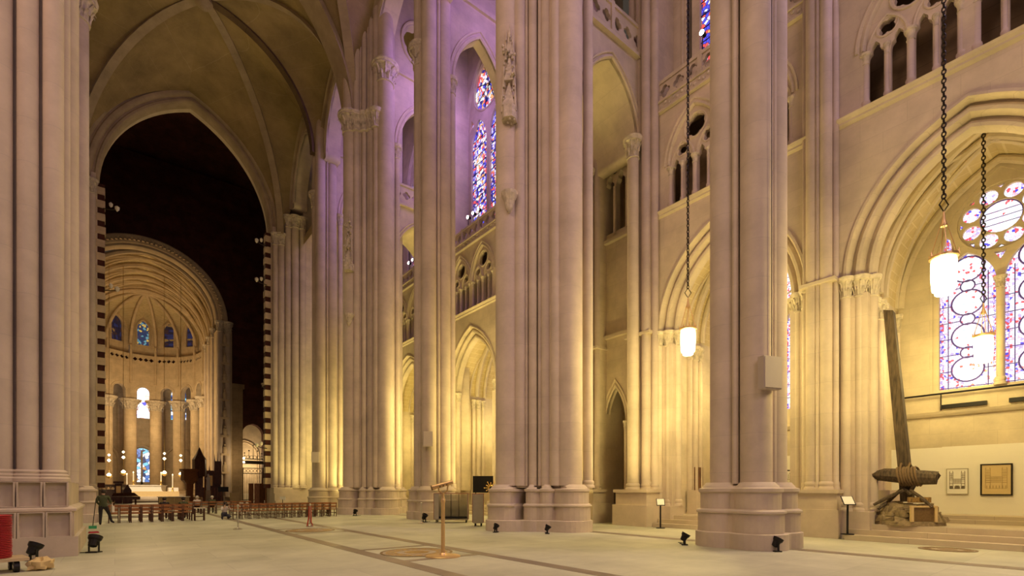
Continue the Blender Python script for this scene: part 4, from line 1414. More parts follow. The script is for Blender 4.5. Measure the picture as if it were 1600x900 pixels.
# rubble base: stones laid in rings round a dark core
MB().cyl((0, 0, 0), (0, 0, .14), .92, .9, n=18).build('base_slab', 'rubble', cr)
MB().cyl((0, 0, .1), (0, 0, .62), .72, .5, n=12).build('rubble_core', 'rubble', cr)
random.seed(11)
for (lay, R, z, n) in ((0, .76, .12, 16), (1, .68, .26, 15), (2, .58, .40, 13), (3, .46, .53, 10)):
    for k in range(n):
        a = 2 * PI * (k + .5 * lay) / n
        if abs(((a - math.radians(218) + PI) % (2 * PI)) - PI) < .38 and lay < 3:
            continue
        w = 2 * PI * R / n * random.uniform(.8, 1.1)
        h = random.uniform(.12, .2)
        s = MB().box((0, 0, h / 2), (random.uniform(.2, .36), w, h), random.uniform(-.3, .3), random.uniform(.65, .95))
        s.v = [(x + random.uniform(-.05, .05), y + random.uniform(-.045, .045), zz + random.uniform(-.03, .03)) for (x, y, zz) in s.v]
        s.build('rubble_stone', 'rubble', cr, loc=(R * math.cos(a), R * math.sin(a), z), rz=a)
ang = math.radians(218)
ca, sa = math.cos(ang), math.sin(ang)
pl = MB().box((.0, 0, .36), (.05, .56, .42)).build('plaque', 'bronze_dark', cr, loc=(.82 * ca, .82 * sa, 0), rz=ang)
for s in (-1, 1):
    MB().box((.02, s * .31, .36), (.1, .07, .46)).build('plaque_frame', 'cloth_gold', pl)
MB().box((.02, 0, .60), (.1, .7, .05)).build('plaque_frame', 'cloth_gold', pl)
MB().box((.60 * ca, .60 * sa, .80), (.05, .62, .17), ang).build('name_board', 'bronze', cr)
LET = {'F': ['###', '#..', '##.', '#..', '#..'], 'I': ['#', '#', '#', '#', '#'], 'D': ['##.', '#.#', '#.#', '#.#', '##.'], 'E': ['###', '#..', '##.', '#..', '###'],
       'N': ['#..#', '##.#', '#.##', '#..#', '#..#'], 'L': ['#..', '#..', '#..', '#..', '###'], 'T': ['###', '.#.', '.#.', '.#.', '.#.'], 'Y': ['#.#', '#.#', '.#.', '.#.', '.#.']}
cur = -.27
for chx in 'FIDENT':
    rows = LET[chx]
    lb = MB()
    wch_ = len(rows[0])
    for r, row in enumerate(rows):
        for c, q in enumerate(row):
            if q == '#':
                lb.box((.632, cur + c * .024, .855 - r * .026), (.012, .025, .027))
    lb.v = [(x * ca - y * sa, x * sa + y * ca, z) for (x, y, z) in lb.v]
    lb.build('letter', 'gold', cr)
    cur += (wch_ + .9) * .024
random.seed(5)

# ------------------------------------------------------------------ exhibition panels, pictures, rails
t = thing('exhibition_panel', 'long white exhibition panel standing behind the wooden cross', 'panel', (23.55, 0, .75))
for (y0, y1, zb) in ((4.55, 6.38, 2.4), (.6, 4.55, 2.42)):
    MB().bb(-.06, .06, y0, y1, -.02, zb).build('board', 'white_panel', t)
t = thing('exhibition_panel', 'white exhibition panel glimpsed on both sides of the nearest slender pier', 'panel', (23.55, 0, .75))
for (y0, y1) in ((8.6, 11.3), (11.3, 13.75)):
    MB().bb(-.06, .06, y0, y1, -.02, 2.38).build('board', 'white_panel', t)

def facade(t, w, h, mat, dense):
    """printed elevation of a two-towered church front, as flat ink on the sheet"""
    X = -.0125
    def ink(y0, y1, z0, z1):
        MB().bb(X - .0015, X, -y1, -y0, z0, z1).build('ink_mark', mat, sheet)
    sheet = t['sheet_ref']
    for s in (-1, 1):
        c = s * w * .29
        for e in (-1, 1):
            ink(c + e * w * .085 - .008, c + e * w * .085 + .008, -.30 * h, .40 * h)
            ink(c + e * w * .07 - .005, c + e * w * .07 + .005, .36 * h, .43 * h)
        for z in (.34, .24, .14, .06, -.02, -.1):
            ink(c - w * .085, c + w * .085, z * h - .006, z * h + .006)
        for e in (-.04, .0, .04):
            ink(c + e * w - .005, c + e * w + .005, .12 * h, .32 * h)
        if dense:
            ink(c - w * .06, c + w * .06, -.30 * h, -.18 * h)
    for z in (.10, .05, -.02, -.09, -.3):
        ink(-w * .36, w * .36, z * h - .006, z * h + .006)
    for k in range(-3, 4):
        ink(k * w * .05 - .006, k * w * .05 + .006, -.09 * h, .1 * h)
        ink(k * w * .11 - .012, k * w * .11 + .012, -.3 * h, -.2 * h)
    if dense:
        ink(-w * .09, w * .09, -.3 * h, -.17 * h)

def picture(y0, y1, z0, z1, label, frame, sheetmat, ink, dense, X=23.44, inset=.05):
    w, h = y1 - y0, z1 - z0
    t = thing('framed_picture', label, 'picture', (X, (y0 + y1) / 2, (z0 + z1) / 2), group='framed drawings on the white panels')
    plate('frame', frame, t, [(-w / 2, -h / 2), (w / 2, -h / 2), (w / 2, h / 2), (-w / 2, h / 2)],
          [[(-w / 2 + inset, -h / 2 + inset), (w / 2 - inset, -h / 2 + inset), (w / 2 - inset, h / 2 - inset), (-w / 2 + inset, h / 2 - inset)]], .045, (.0, 0, 0), UY, UZ)
    sh = MB().bb(-.012, .02, -w / 2 + inset * .5, w / 2 - inset * .5, -h / 2 + inset * .5, h / 2 - inset * .5).build('drawing_sheet', sheetmat, t)
    t['sheet_ref'] = sh
    facade(t, w - inset * 2, h - inset * 2, ink, dense)
    del t['sheet_ref']
picture(3.83, 4.42, 1.46, 2.37, 'thin framed pale drawing of a twin towered church, left of the buff one', 'rack_grey', 'paper', 'ink', True, inset=.02)
picture(2.72, 3.52, 1.42, 2.50, 'dark framed buff drawing of a twin towered church at the right edge', 'iron', 'buff_paper', 'ink_soft', False, inset=.045)
picture(9.58, 10.6, 1.55, 2.5, 'dark framed picture half hidden behind the nearest slender pier', 'black_metal', 'paper', 'ink', False, inset=.05)

rl = thing('wall_rail', 'black metal handrail under the pale stained glass window', 'rail', (24.1, 0, 5.19))
MB().cyl((0, .3, 0), (0, 6.3, 0), .035, n=8).build('bar', 'black_metal', rl)
for y in (.8, 2.4, 4.7, 6.2):
    MB().cyl((0, y, 0), (0, y, -.62), .02, n=6).build('post', 'black_metal', rl)
for (y0, y1) in ((3.46, 4.72), (1.6, 2.9)):
    MB().bb(24.16, 24.30, y0, y1, 4.64, 4.78).build('vent_slot', 'black_metal', wr)
MB().bb(24.16, 24.30, 8.9, 9.5, 4.7, 4.82).build('vent_slot', 'black_metal', wr)

d1 = struct('door_1', 'small dark wooden door in the side of the far chapel', MB().bb(21.6, 22.3, 13.26, 13.36, .5, 2.7).mesh('door_1'), 'stall_wood')
MB().blob((21.7, 13.25, 1.5), .04, n=6, k=4).build('door_handle', 'brass', d1)
# ------------------------------------------------------------------ loudspeakers on the piers
def speaker(x, y, z, rz, w, h, label):
    t = thing('loudspeaker', label, 'loudspeaker', (x, y, z), rz, 'pale loudspeakers on the piers')
    b = MB().box((0, -.09, 0), (w, .2, h))
    b.build('cabinet', 'speaker_grey', t)
    MB().box((0, -.2, 0), (w * .92, .025, h * .94)).build('grille', 'speaker_grey', t)
    MB().box((0, .1, .05), (w * .3, .25, h * .3)).build('bracket', 'speaker_grey', t)
speaker(13.72, 6.28, 4.72, math.radians(-20), .62, .86, 'pale loudspeaker box high on the nearest slender pier')
MB().cyl((-.52, -.905, 5.1), (-.52, -.905, 30), .012, n=5).build('speaker_cable', 'black_metal', p1)
speaker(13.22, 24.0, 4.35, math.radians(-25), .5, .8, 'small pale loudspeaker on the slender pier above the chair trolleys')
speaker(12.9, 42.2, 4.3, math.radians(-25), .6, .85, 'distant pale loudspeaker on the farthest slender pier')

# ------------------------------------------------------------------ floor spotlights
def floorlamp(x, y, label, rz=0.0, s=1.0, tilt=.5):
    s = s * .78
    t = thing('floor_spotlight', label, 'spotlight', (x, y, 0), rz, 'black floor spotlights at the pier feet')
    MB().box((0, 0, .015), (.26 * s, .2 * s, .03)).build('base_plate', 'black_metal', t)
    for sx in (-1, 1):
        MB().box((sx * .11 * s, 0, .14 * s), (.018, .05, .25 * s)).build('yoke_arm', 'black_metal', t)
    b = MB().lathe([(.05 * s, -.14 * s), (.09 * s, -.12 * s), (.11 * s, .02 * s), (.14 * s, .06 * s), (.15 * s, .14 * s), (.12 * s, .14 * s), (.09 * s, .03 * s)], n=12)
    m = Matrix.Rotation(tilt, 4, 'X')
    b.v = [tuple(m @ Vector(p) + Vector((0, 0, .27 * s))) for p in b.v]
    b.build('lamp_head', 'black_metal', t)
    MB().tube([(.12 * s, .05, .012), (.3, .1, .012), (.5, -.02, .012), (.62, .1, .012)], .01, 5).build('cable', 'black_metal', t)
floorlamp(11.30, 15.25, 'floor spotlight at the left foot of the central broad pier', .5)
floorlamp(12.45, 13.62, 'floor spotlight at the front of the central broad pier', .8)
floorlamp(13.05, 8.35, 'floor spotlight left of the nearest slender pier foot', .7, 1.1)
floorlamp(13.5, 5.95, 'floor spotlight before the nearest slender pier, right of its middle', .9, 1.15)
floorlamp(-.42, 16.75, 'floor spotlight with trailing cable right of the massive near pier', 2.6, 1.35)
floorlamp(-1.45, 15.7, 'floor spotlight beside the red stack at the massive near pier', 2.2, 1.25)
floorlamp(10.5, 31.9, 'small floor spotlight left of the second broad pier foot', .5, 1.2)
floorlamp(11.75, 30.6, 'small floor spotlight before the second broad pier foot', .5, 1.2)
floorlamp(12.15, 22.4, 'floor spotlight on a short stand beside the chair trolleys', .5, 1.3)

# ------------------------------------------------------------------ viewer on a post, sign stands, stanchions
t = thing('tower_viewer', 'brass tube viewer tilted on a slim post with a round floor plate', 'viewer', (6.2, 10.5, 0), math.radians(-38))
MB().lathe([(.42, 0), (.42, .02), (.40, .035), (.09, .045), (.07, .09), (.05, .1)], n=32).build('base_disc', 'brass', t, True)
MB().lathe([(.048, .08), (.046, 1.3), (.055, 1.32), (.055, 1.38), (.04, 1.4)], n=14).build('post', 'brass', t, True)
MB().tube([(-.12, 0, 1.72), (-.1, 0, 1.58), (0, 0, 1.52), (.1, 0, 1.58), (.12, 0, 1.72)], .022, 6).build('yoke', 'brass', t, True)
MB().lathe([(.05, 1.38), (.03, 1.46), (.035, 1.54)], n=10).build('swivel', 'brass', t, True)
MB().cyl((-.26, 0, 1.66), (.24, 0, 1.80), .058, .05, n=14).build('tube', 'brass', t, True)
MB().cyl((-.285, 0, 1.653), (-.25, 0, 1.663), .066, n=14).build('eyepiece_ring', 'bronze_dark', t, True)
for dx in (-.06, .02, .1):
    MB().cyl((dx, -.06, 1.70 + dx * .28), (dx, -.09, 1.70 + dx * .28), .022, n=8).build('focus_knob', 'bronze_dark', t, True)

def sign(x, y, z, label, rz):
    t = thing('sign_stand', label, 'sign', (x, y, z), rz, 'slanted information signs on black posts')
    MB().cyl((0, 0, 0), (0, 0, .025), .19, n=20).build('foot', 'black_metal', t)
    MB().tube([(0, 0, .02), (.0, .0, .5), (0, -.02, .9), (0, -.05, 1.02)], .032, 8).build('post', 'black_metal', t)
    m = Matrix.Rotation(math.radians(38), 4, 'X')
    for nm, d, mt, off in (('sign_frame', (.34, .44, .02), 'black_metal', 0), ('sign_sheet', (.29, .39, .012), 'paper', .012)):
        b = MB().box((0, 0, off), d)
        b.v = [tuple(m @ Vector(p) + Vector((0, -.06, 1.1))) for p in b.v]
        b.build(nm, mt, t)
sign(18.62, 5.98, .165, 'slanted white sign on a black post beside the wooden cross steps', math.radians(-55))
sign(18.0, 12.65, 0, 'slanted white sign on a black post before the far chapel steps', math.radians(-50))

def stanchion(x, y, label, red):
    t = thing('stanchion', label, 'stanchion', (x, y, 0), 0, 'rope barrier posts')
    MB().lathe([(.17, 0), (.17, .02), (.1, .05), (.04, .08), (.025, .1)], n=16).build('foot', 'steel', t, True)
    MB().lathe([(.025, .08), (.025, .92), (.04, .95), (.045, .99), (.02, 1.02)], n=10).build('post', 'steel', t, True)
    if red:
        MB().tube([(.03, 0, .9), (.05, .02, .5), (.04, -.02, .2), (.1, .03, .12), (.14, 0, .03), (-.1, .1, .03)], .028, 6).build('draped_cord', 'red_cord', t, True)
        MB().tube([(-.03, 0, .9), (-.05, -.02, .45), (-.12, 0, .04)], .028, 6).build('draped_cord', 'red_cord', t, True)
stanchion(3.94, 23.0, 'bare steel barrier post right of the crouching photographer', False)
stanchion(6.7, 22.7, 'steel barrier post draped with red cord', True)
stanchion(11.55, 21.6, 'steel barrier post at the foot of the pier by the chair trolleys', False)

# ------------------------------------------------------------------ wooden chairs in the crossing rows
def make_chair():
    t = thing('wooden_chair', '', 'chair')
    MB().box((0, 0, .445), (.40, .40, .035)).build('seat', 'chair_wood', t)
    MB().box((0, -.185, .80), (.43, .03, .10)).build('top_rail', 'chair_wood', t)
    MB().box((0, -.185, .62), (.37, .018, .10)).build('back_slat', 'chair_wood', t)
    for sx in (-1, 1):
        MB().box((sx * .185, -.185, .42), (.035, .035, .84)).build('leg', 'chair_leg_wood', t)
        MB().box((sx * .185, .18, .22), (.035, .035, .44)).build('leg', 'chair_leg_wood', t)
        MB().box((sx * .185, 0, .2), (.02, .34, .03)).build('stretcher', 'chair_leg_wood', t)
    MB().box((0, -.185, .25), (.36, .02, .03)).build('stretcher', 'chair_leg_wood', t)
    return t
proto = make_chair()
used = [False]
ORD = ['first', 'second', 'third', 'fourth', 'fifth', 'sixth', 'seventh', 'eighth', 'ninth', 'tenth', 'eleventh', 'twelfth', 'thirteenth', 'fourteenth', 'fifteenth']
def place_chair(x, y, label, group):
    o = proto if not used[0] else copy_tree(proto)
    used[0] = True
    o.location = (x, y, 0)
    o['label'] = label
    o['group'] = group
for r, y in enumerate((31.2, 32.2, 33.2)):
    for k in range(8):
        place_chair(-.05 + .435 * k, y, '%s wooden chair from the left in the %s row of the left block' % (ORD[k], ('front', 'second', 'third')[r]), 'chairs of the left block')
for r, y in enumerate((31.0, 32.0)):
    for k in range(13):
        place_chair(5.25 + .435 * k, y, '%s wooden chair from the left in the %s row of the right block' % (ORD[k], ('front', 'second')[r]), 'chairs of the right block')
for k in range(9):
    place_chair(3.9 + .435 * k, 39.5, '%s wooden chair from the left in the far row behind the photographer' % ORD[k], 'chairs of the far row')
# small dark table at the end of the front left row
t = thing('side_table', 'small dark wooden table with a white edge at the end of the front chair row', 'table', (3.5, 31.0, 0))
MB().box((0, 0, .66), (.50, .45, .03)).build('table_top', 'cloth_white', t)
for sx in (-1, 1):
    for sy in (-1, 1):
        MB().box((sx * .21, sy * .18, .325), (.05, .05, .65)).build('leg', 'chair_leg_wood', t)
for z in (.22, .45):
    MB().box((0, -.18, z), (.38, .03, .05)).build('rail', 'chair_leg_wood', t)

# ------------------------------------------------------------------ trolleys of folded chairs
RZ = -math.radians(38.5)
def trolley(x, y, w, label, nst, order):
    t = thing('chair_trolley', label, 'trolley', (x, y, 0), RZ, 'trolleys of stacked chairs')
    MB().box((0, .25, .16), (w, .6, .05)).build('deck', 'rack_grey', t)
    for sx in (-1, 1):
        MB().box((sx * (w / 2 + .0), .25, .80), (.05, .62, 1.26)).build('end_panel', 'rack_grey', t)
        MB().box((sx * (w / 2 + .035), -.06, .80), (.02, .03, 1.26)).build('end_edge', 'rack_red', t)
        for sy in (.02, .48):
            MB().cyl((sx * (w / 2 - .08) - .02, sy, .07), (sx * (w / 2 - .08) + .02, sy, .07), .07, n=10).build('caster', 'black_metal', t)
    MB().box((0, .25, 1.44), (w + .1, .6, .03)).build('top_board', 'rack_red', t)
    if nst == 0:
        MB().box((0, -.04, .8), (w - .04, .03, 1.24)).build('front_panel', 'rack_grey', t)
    else:
        MB().box((-w / 2 + .1, -.07, .8), (.22, .02, 1.26)).build('front_panel', 'rack_grey', t)
    for k in range(1, nst):
        MB().box((-.77 + .385 * k, -.05, .8), (.022, .03, 1.24)).build('stack_gap_shade', 'black_metal', t)  # black strips added to draw the shaded gaps between stacks
    if nst:
        MB().box((0, -.05, .26), (w, .02, .1)).build('kick_bar', 'black_metal', t)
    return t
trolley(12.98, 21.2, 1.62, 'long chair trolley with four stacks, between the two right piers', 4, 0)
trolley(12.62, 18.35, .42, 'short grey chair trolley beside the central broad pier', 0, 1)
cm = MB()
cm.box((0, 0, .015), (.375, .46, .018))
fold_me = cm.mesh('stacked_chair')
cnt = 0
for st in range(4):
    for k in range(34):
        u = -.5775 + .385 * st
        x = 12.98 + math.cos(RZ) * u - math.sin(RZ) * .2
        y = 21.2 + math.sin(RZ) * u + math.cos(RZ) * .2
        o = put('stacked_chair', fold_me, 'folded_chair', None, (x + random.uniform(-.006, .006), y + random.uniform(-.006, .006), .187 + k * .0355), RZ + random.uniform(-.02, .02))
        tag(o, 'flat folded olive chair in the %s stack from the left on the long trolley' % ORD[st], 'chair', 'folded chairs in the %s stack' % ORD[st])

# black board with a gilt star behind the trolley
t = thing('display_board', 'black square display board propped behind the short chair trolley', 'board', (15.6, 22.2, 0), RZ)
MB().box((0, 0, 1.92), (1.1, .05, .9)).build('board', 'black_metal', t)
for sx in (-1, 1):
    MB().box((sx * .4, .05, .75), (.05, .05, 1.5)).build('leg', 'black_metal', t)
t = thing('star_ornament', 'gilt sunburst star ornament in front of the black display board', 'ornament', (15.25, 21.0, 0), RZ)
MB().cyl((0, 0, 0), (0, 0, 1.45), .02, n=6).build('stem', 'gold', t)
MB().cyl((0, 0, 0), (0, 0, .02), .15, n=14).build('foot', 'gold', t)
MB().tube([(.12 * math.cos(a * PI / 8), 0, 1.72 + .12 * math.sin(a * PI / 8)) for a in range(16)], .03, 6, True).build('ring', 'gold', t, True)
for k in range(12):
    a = k * PI / 6
    r = .34 if k % 2 == 0 else .26
    o = MB().cyl((.1 * math.cos(a), 0, 1.72 + .1 * math.sin(a)), (r * math.cos(a), 0, 1.72 + r * math.sin(a)), .028, .012, n=5).build('ray', 'gold', t)
    MB().blob((r * math.cos(a), 0, 1.72 + r * math.sin(a)), .032, n=6, k=4).build('ray_tip', 'gold', o)

# ------------------------------------------------------------------ red stack on a dolly at the left edge
t = thing('furniture_dolly', 'low wooden dolly with fat wheels at the left edge', 'dolly', (-1.86, 13.85, 0), .25)
MB().box((0, 0, .25), (.95, .7, .06)).build('deck', 'pale_wood', t)
for sx in (-1, 1):
    for sy in (-1, 1):
        w_ = MB().cyl((sx * .3 - .04, sy * .24, .11), (sx * .3 + .04, sy * .24, .11), .11, n=14).build('wheel', 'black_metal', t)
        MB().cyl((sx * .3 - .05, sy * .24, .11), (sx * .3 + .05, sy * .24, .11), .045, n=10).build('hub', 'steel', w_)
cl = MB()
vs, fs = [], []
NU, NV = 18, 10
for i in range(NU):
    for j in range(NV):
        a, b = 2 * PI * i / NU, PI * j / (NV - 1)
        rr = 1 + .18 * math.sin(5 * a + 3 * b) + .12 * math.sin(9 * a - 4 * b) + .1 * math.sin(7 * b)
        vs.append((.20 * rr * math.sin(b) * math.cos(a), .17 * rr * math.sin(b) * math.sin(a), max(0.0, .11 - .13 * math.cos(b) * rr)))
for i in range(NU):
    for j in range(NV - 1):
        k2 = (i + 1) % NU
        fs.append((i * NV + j, k2 * NV + j, k2 * NV + j + 1, i * NV + j + 1))
o = cl.add(vs, fs).build('dust_cloth', 'cloth_gold', None, True, (-1.16, 13.75, .0), .25)
tag(o, 'crumpled cream cloth lying at the end of the wooden dolly', 'cloth')
red_me = MB().lathe([(.28, 0), (.315, .006), (.32, .022), (.30, .03), (.2, .032)], n=24).mesh('red_tray', True)
for k in range(25):
    o = put('red_tray', red_me, 'red_plastic', None, (-1.90 + random.uniform(-.004, .004), 13.85 + random.uniform(-.004, .004), .285 + k * .0335), random.uniform(0, 3))
    tag(o, 'red round tray in the tall stack on the dolly at the left edge', 'tray', 'red trays stacked on the dolly')
# broom and dustpan against the left pier
t = thing('broom', 'thin stick with a green head leaning by the left pier', 'broom', (-.72, 27.2, 0))
MB().cyl((0, 0, .1), (.1, .25, 1.25), .014, n=6).build('stick', 'black_metal', t)
MB().box((0, 0, .06), (.26, .1, .12)).build('head', 'green_plastic', t)
o = MB().box((0, 0, .03), (.3, .2, .06), .3, .8).build('dustpan', 'red_plastic', None, False, (-.62, 24.4, 0))
tag(o, 'small red dustpan lying on the floor by the left pier', 'dustpan')

# ------------------------------------------------------------------ people
def skin_body(name, joints, bones, parent, mats, matfn):
    me = bpy.data.meshes.new(name)
    keys = list(joints)
    me.from_pydata([joints[k][0] for k in keys], [(keys.index(a), keys.index(b)) for a, b in bones], [])
    ob = bpy.data.objects.new(name, me)
    COL.objects.link(ob)
    sk = ob.modifiers.new('skin', 'SKIN')
    for i, k in enumerate(keys):
        r = joints[k][1]
        me.skin_vertices[0].data[i].radius = (r, r) if not isinstance(r, tuple) else r
        me.skin_vertices[0].data[i].use_root = (k == 'pelvis')
    sb = ob.modifiers.new('sub', 'SUBSURF')
    sb.levels = 2
    dg = bpy.context.evaluated_depsgraph_get()
    out = bpy.data.meshes.new_from_object(ob.evaluated_get(dg))
    bpy.data.objects.remove(ob)
    out.materials.clear()
    for m in mats:
        out.materials.append(MAT[m])
    for p in out.polygons:
        p.use_smooth = True
        p.material_index = matfn(p.center)
    o = bpy.data.objects.new(name, out)
    COL.objects.link(o)
    o.parent = parent
    return o

def head_parts(t, c, r, fwd, hair):
    """face details and hair on a head centred at c looking along fwd (2D angle)"""
    cx, cy, cz = c
    f = Vector((math.cos(fwd), math.sin(fwd), 0))
    s = Vector((-math.sin(fwd), math.cos(fwd), 0))
    C = Vector(c)
    MB().blob(C - f * r * .14 + Vector((0, 0, r * .22)), r * 1.06, 1, 1, 1.08, 10, 7).build('hair', hair, t, True)
    MB().cyl(C + f * r * .92, C + f * r * 1.18 + Vector((0, 0, -r * .18)), r * .12, r * .17, n=6).build('nose', 'skin', t, True)
    for q in (-1, 1):
        MB().blob(C + f * r * .90 + s * (q * r * .36) + Vector((0, 0, r * .06)), r * .11, n=6, k=4).build('eye', 'hair_dark', t)
        MB().blob(C + s * (q * r * .98), r * .2, .6, .6, 1.2, 6, 4).build('ear', 'skin', t)
    MB().box(C + f * r * .93 + Vector((0, 0, -r * .45)), (r * .4, r * .4, r * .08), fwd).build('mouth', 'red_plastic', t)

BONES = [('pelvis', 'chest'), ('chest', 'neck'), ('neck', 'head'), ('head', 'crown'), ('chest', 'shl'), ('shl', 'ell'), ('ell', 'hal'), ('chest', 'shr'), ('shr', 'elr'), ('elr', 'har'),
         ('pelvis', 'hipl'), ('hipl', 'knl'), ('knl', 'anl'), ('anl', 'tol'), ('pelvis', 'hipr'), ('hipr', 'knr'), ('knr', 'anr'), ('anr', 'tor')]
def fingers(t, c, d, mat='skin'):
    d = Vector(d).normalized()
    a = d.orthogonal().normalized()
    C = Vector(c)
    for k in range(4):
        o = a * ((k - 1.5) * .02)
        L = (.07, .085, .08, .06)[k]
        MB().tube([C + o, C + o + d * L * .6, C + o + d * L + Vector((0, 0, -.015))], [.011, .010, .008], 6).build('finger', mat, t, True)
    MB().tube([C + a * .03, C + a * .055 + d * .03, C + a * .06 + d * .05], [.012, .011, .009], 6).build('thumb', mat, t, True)

# standing person in a dark jacket, one knee forward
t = thing('person', 'standing person in dark green jacket and black trousers beside the left pier', 'person', (-.42, 29.6, 0), 0)
J = {'pelvis': ((0, 0, .88), .13), 'chest': ((0, .03, 1.2), (.17, .12)), 'neck': ((0, .05, 1.4), .055), 'head': ((.02, .06, 1.5), .085), 'crown': ((.02, .06, 1.6), .06),
     'shl': ((-.18, .03, 1.32), .065), 'ell': ((-.22, .0, 1.06), .05), 'hal': ((-.12, .16, .92), .038),
     'shr': ((.18, .04, 1.32), .065), 'elr': ((.26, .08, 1.08), .05), 'har': ((.32, .26, 1.0), .038),
     'hipl': ((-.09, 0, .82), .095), 'knl': ((-.09, .02, .46), .07), 'anl': ((-.1, -.05, .09), .05), 'tol': ((-.1, .1, .05), .04),
     'hipr': ((.09, .02, .82), .095), 'knr': ((.22, .2, .5), .07), 'anr': ((.3, .12, .16), .05), 'tor': ((.4, .22, .1), .04)}
skin_body('body', J, BONES, t, ['skin', 'coat_green', 'trousers_black'],
          lambda c: 0 if c.z > 1.39 else (0 if (c.x > .3 and c.z > .9 and c.z < 1.03) else (1 if c.z > .86 else 2)))
head_parts(t, (.02, .06, 1.52), .095, PI / 2, 'hair_dark')
fingers(t, (.33, .29, 1.0), (.2, 1, -.2))
fingers(t, (-.11, .19, .91), (.2, 1, -.4))
bag = MB().box((.34, .22, .72), (.1, .2, .3), .3, .85).build('shoulder_bag', 'cloth_white', None, False, (-.42, 29.6, 0))
MB().tube([(.33, .15, .86), (.33, .24, .98), (.33, .3, .86)], .014, 5).build('bag_strap', 'cloth_white', bag)
tag(bag, 'pale bag hanging from the hand of the standing person', 'bag')

# crouching photographer seen from the front
t = thing('person', 'crouching photographer in pale top and jeans raising a camera', 'person', (4.72, 31.2, 0), math.radians(10))
J = {'pelvis': ((0, .12, .26), .13), 'chest': ((0, .02, .56), (.15, .11)), 'neck': ((0, -.02, .74), .05), 'head': ((0, -.05, .84), .08), 'crown': ((0, -.05, .93), .055),
     'shl': ((-.17, 0, .68), .06), 'ell': ((-.22, -.2, .5), .046), 'hal': ((-.07, -.24, .76), .035),
     'shr': ((.17, 0, .68), .06), 'elr': ((.22, -.2, .52), .046), 'har': ((.07, -.24, .76), .035),
     'hipl': ((-.1, .08, .24), .09), 'knl': ((-.18, -.28, .36), .07), 'anl': ((-.16, -.02, .08), .05), 'tol': ((-.18, -.18, .045), .04),
     'hipr': ((.1, .08, .24), .09), 'knr': ((.2, -.24, .16), .07), 'anr': ((.16, .12, .09), .05), 'tor': ((.17, -.02, .045), .04)}
skin_body('body', J, BONES, t, ['skin', 'shirt_white', 'jeans'],
          lambda c: 0 if (c.z > .73 or (c.y < -.19 and c.z > .62)) else (1 if c.z > .40 and c.y > -.34 else 2))
head_parts(t, (0, -.05, .86), .092, -PI / 2, 'hair_dark')
fingers(t, (-.06, -.26, .77), (.6, -.3, .5))
fingers(t, (.06, -.26, .77), (-.6, -.3, .5))
cmr = thing('photo_camera', 'small black camera held up by the crouching photographer', 'camera', (4.72, 31.2, 0), math.radians(10))
MB().box((0, -.29, .80), (.13, .06, .085)).build('camera_body', 'black_metal', cmr)
MB().cyl((0, -.32, .80), (0, -.40, .80), .036, n=12).build('lens', 'black_metal', cmr)

# seated visitors, seen from behind over the chair backs
def sitter(x, y, label, hair, coat, k=1.0):
    t = thing('person', label, 'person', (x, y, 0), 0, 'seated visitors')
    J = {'pelvis': ((0, 0, .52), .13), 'chest': ((0, -.03, .80), (.17, .12)), 'neck': ((0, 0, 1.0), .05), 'head': ((0, .02, 1.09), .08), 'crown': ((0, .02, 1.19), .055),
         'shl': ((-.18, -.02, .93), .06), 'ell': ((-.22, .04, .68), .048), 'hal': ((-.1, .26, .62), .036),
         'shr': ((.18, -.02, .93), .06), 'elr': ((.22, .04, .68), .048), 'har': ((.1, .26, .62), .036),
         'hipl': ((-.1, .06, .52), .09), 'knl': ((-.11, .42, .52), .07), 'anl': ((-.11, .42, .1), .05), 'tol': ((-.11, .56, .05), .04),
         'hipr': ((.1, .06, .52), .09), 'knr': ((.11, .42, .52), .07), 'anr': ((.11, .42, .1), .05), 'tor': ((.11, .56, .05), .04)}
    skin_body('body', J, BONES, t, ['skin', coat, 'trousers_black'], lambda c: 0 if c.z > .99 or (c.y > .2 and .57 < c.z < .68) else (1 if c.z > .56 else 2))
    head_parts(t, (0, .02, 1.11), .095, PI / 2, hair)
    fingers(t, (-.09, .28, .62), (0, 1, -.2))
    fingers(t, (.09, .28, .62), (0, 1, -.2))
sitter(2.12, 33.22, 'seated dark haired visitor left of the other, in the left chair block', 'hair_dark', 'trousers_black')
sitter(2.99, 33.22, 'seated dark haired visitor nearest the aisle in the left chair block', 'hair_dark', 'coat_green')
sitter(4.335, 39.55, 'seated grey haired visitor left of the other, in the far row', 'hair_grey', 'shirt_white')
sitter(5.205, 39.55, 'seated grey haired visitor right of the other, in the far row', 'hair_grey', 'coat_green')

# ------------------------------------------------------------------ altar and furnishings of the choir
t = thing('high_altar', 'white high altar under the blue apse window', 'altar', (3.45, 84.5, .75))
MB().box((0, 0, .35), (7.2, 1.6, .7)).build('altar_base', 'cloth_gold', t)
MB().box((0, .3, 1.0), (4.2, 1.2, .9)).build('altar_table', 'cloth_white', t)
MB().box((0, .3, 1.5), (4.5, 1.35, .12)).build('altar_top', 'cloth_white', t)
for x in (-2.9, 2.9):
    MB().box((x, .3, .95), (1.3, 1.0, .55)).build('side_shelf', 'cloth_white', t)
def altar_candle(x, y, z, h, label):
    t = thing('altar_candle', label, 'candle', (x, y, z), 0, 'tall candles on the altar')
    MB().lathe([(.16, 0), (.16, .05), (.05, .15), (.09, .3), (.05, .45), (.13, .55), (.1, .6)], n=10).build('candlestick', 'gold', t, True)
    MB().cyl((0, 0, .6), (0, 0, .6 + h), .07, n=8).build('wax', 'candle', t, True)
    MB().lathe([(.03, 0), (.06, .08), (.01, .2)], (0, 0, .62 + h), 6).build('flame', 'candle_light', t, True)
altar_candle(1.25, 83.6, 1.45, 1.6, 'first tall altar candle from the left')
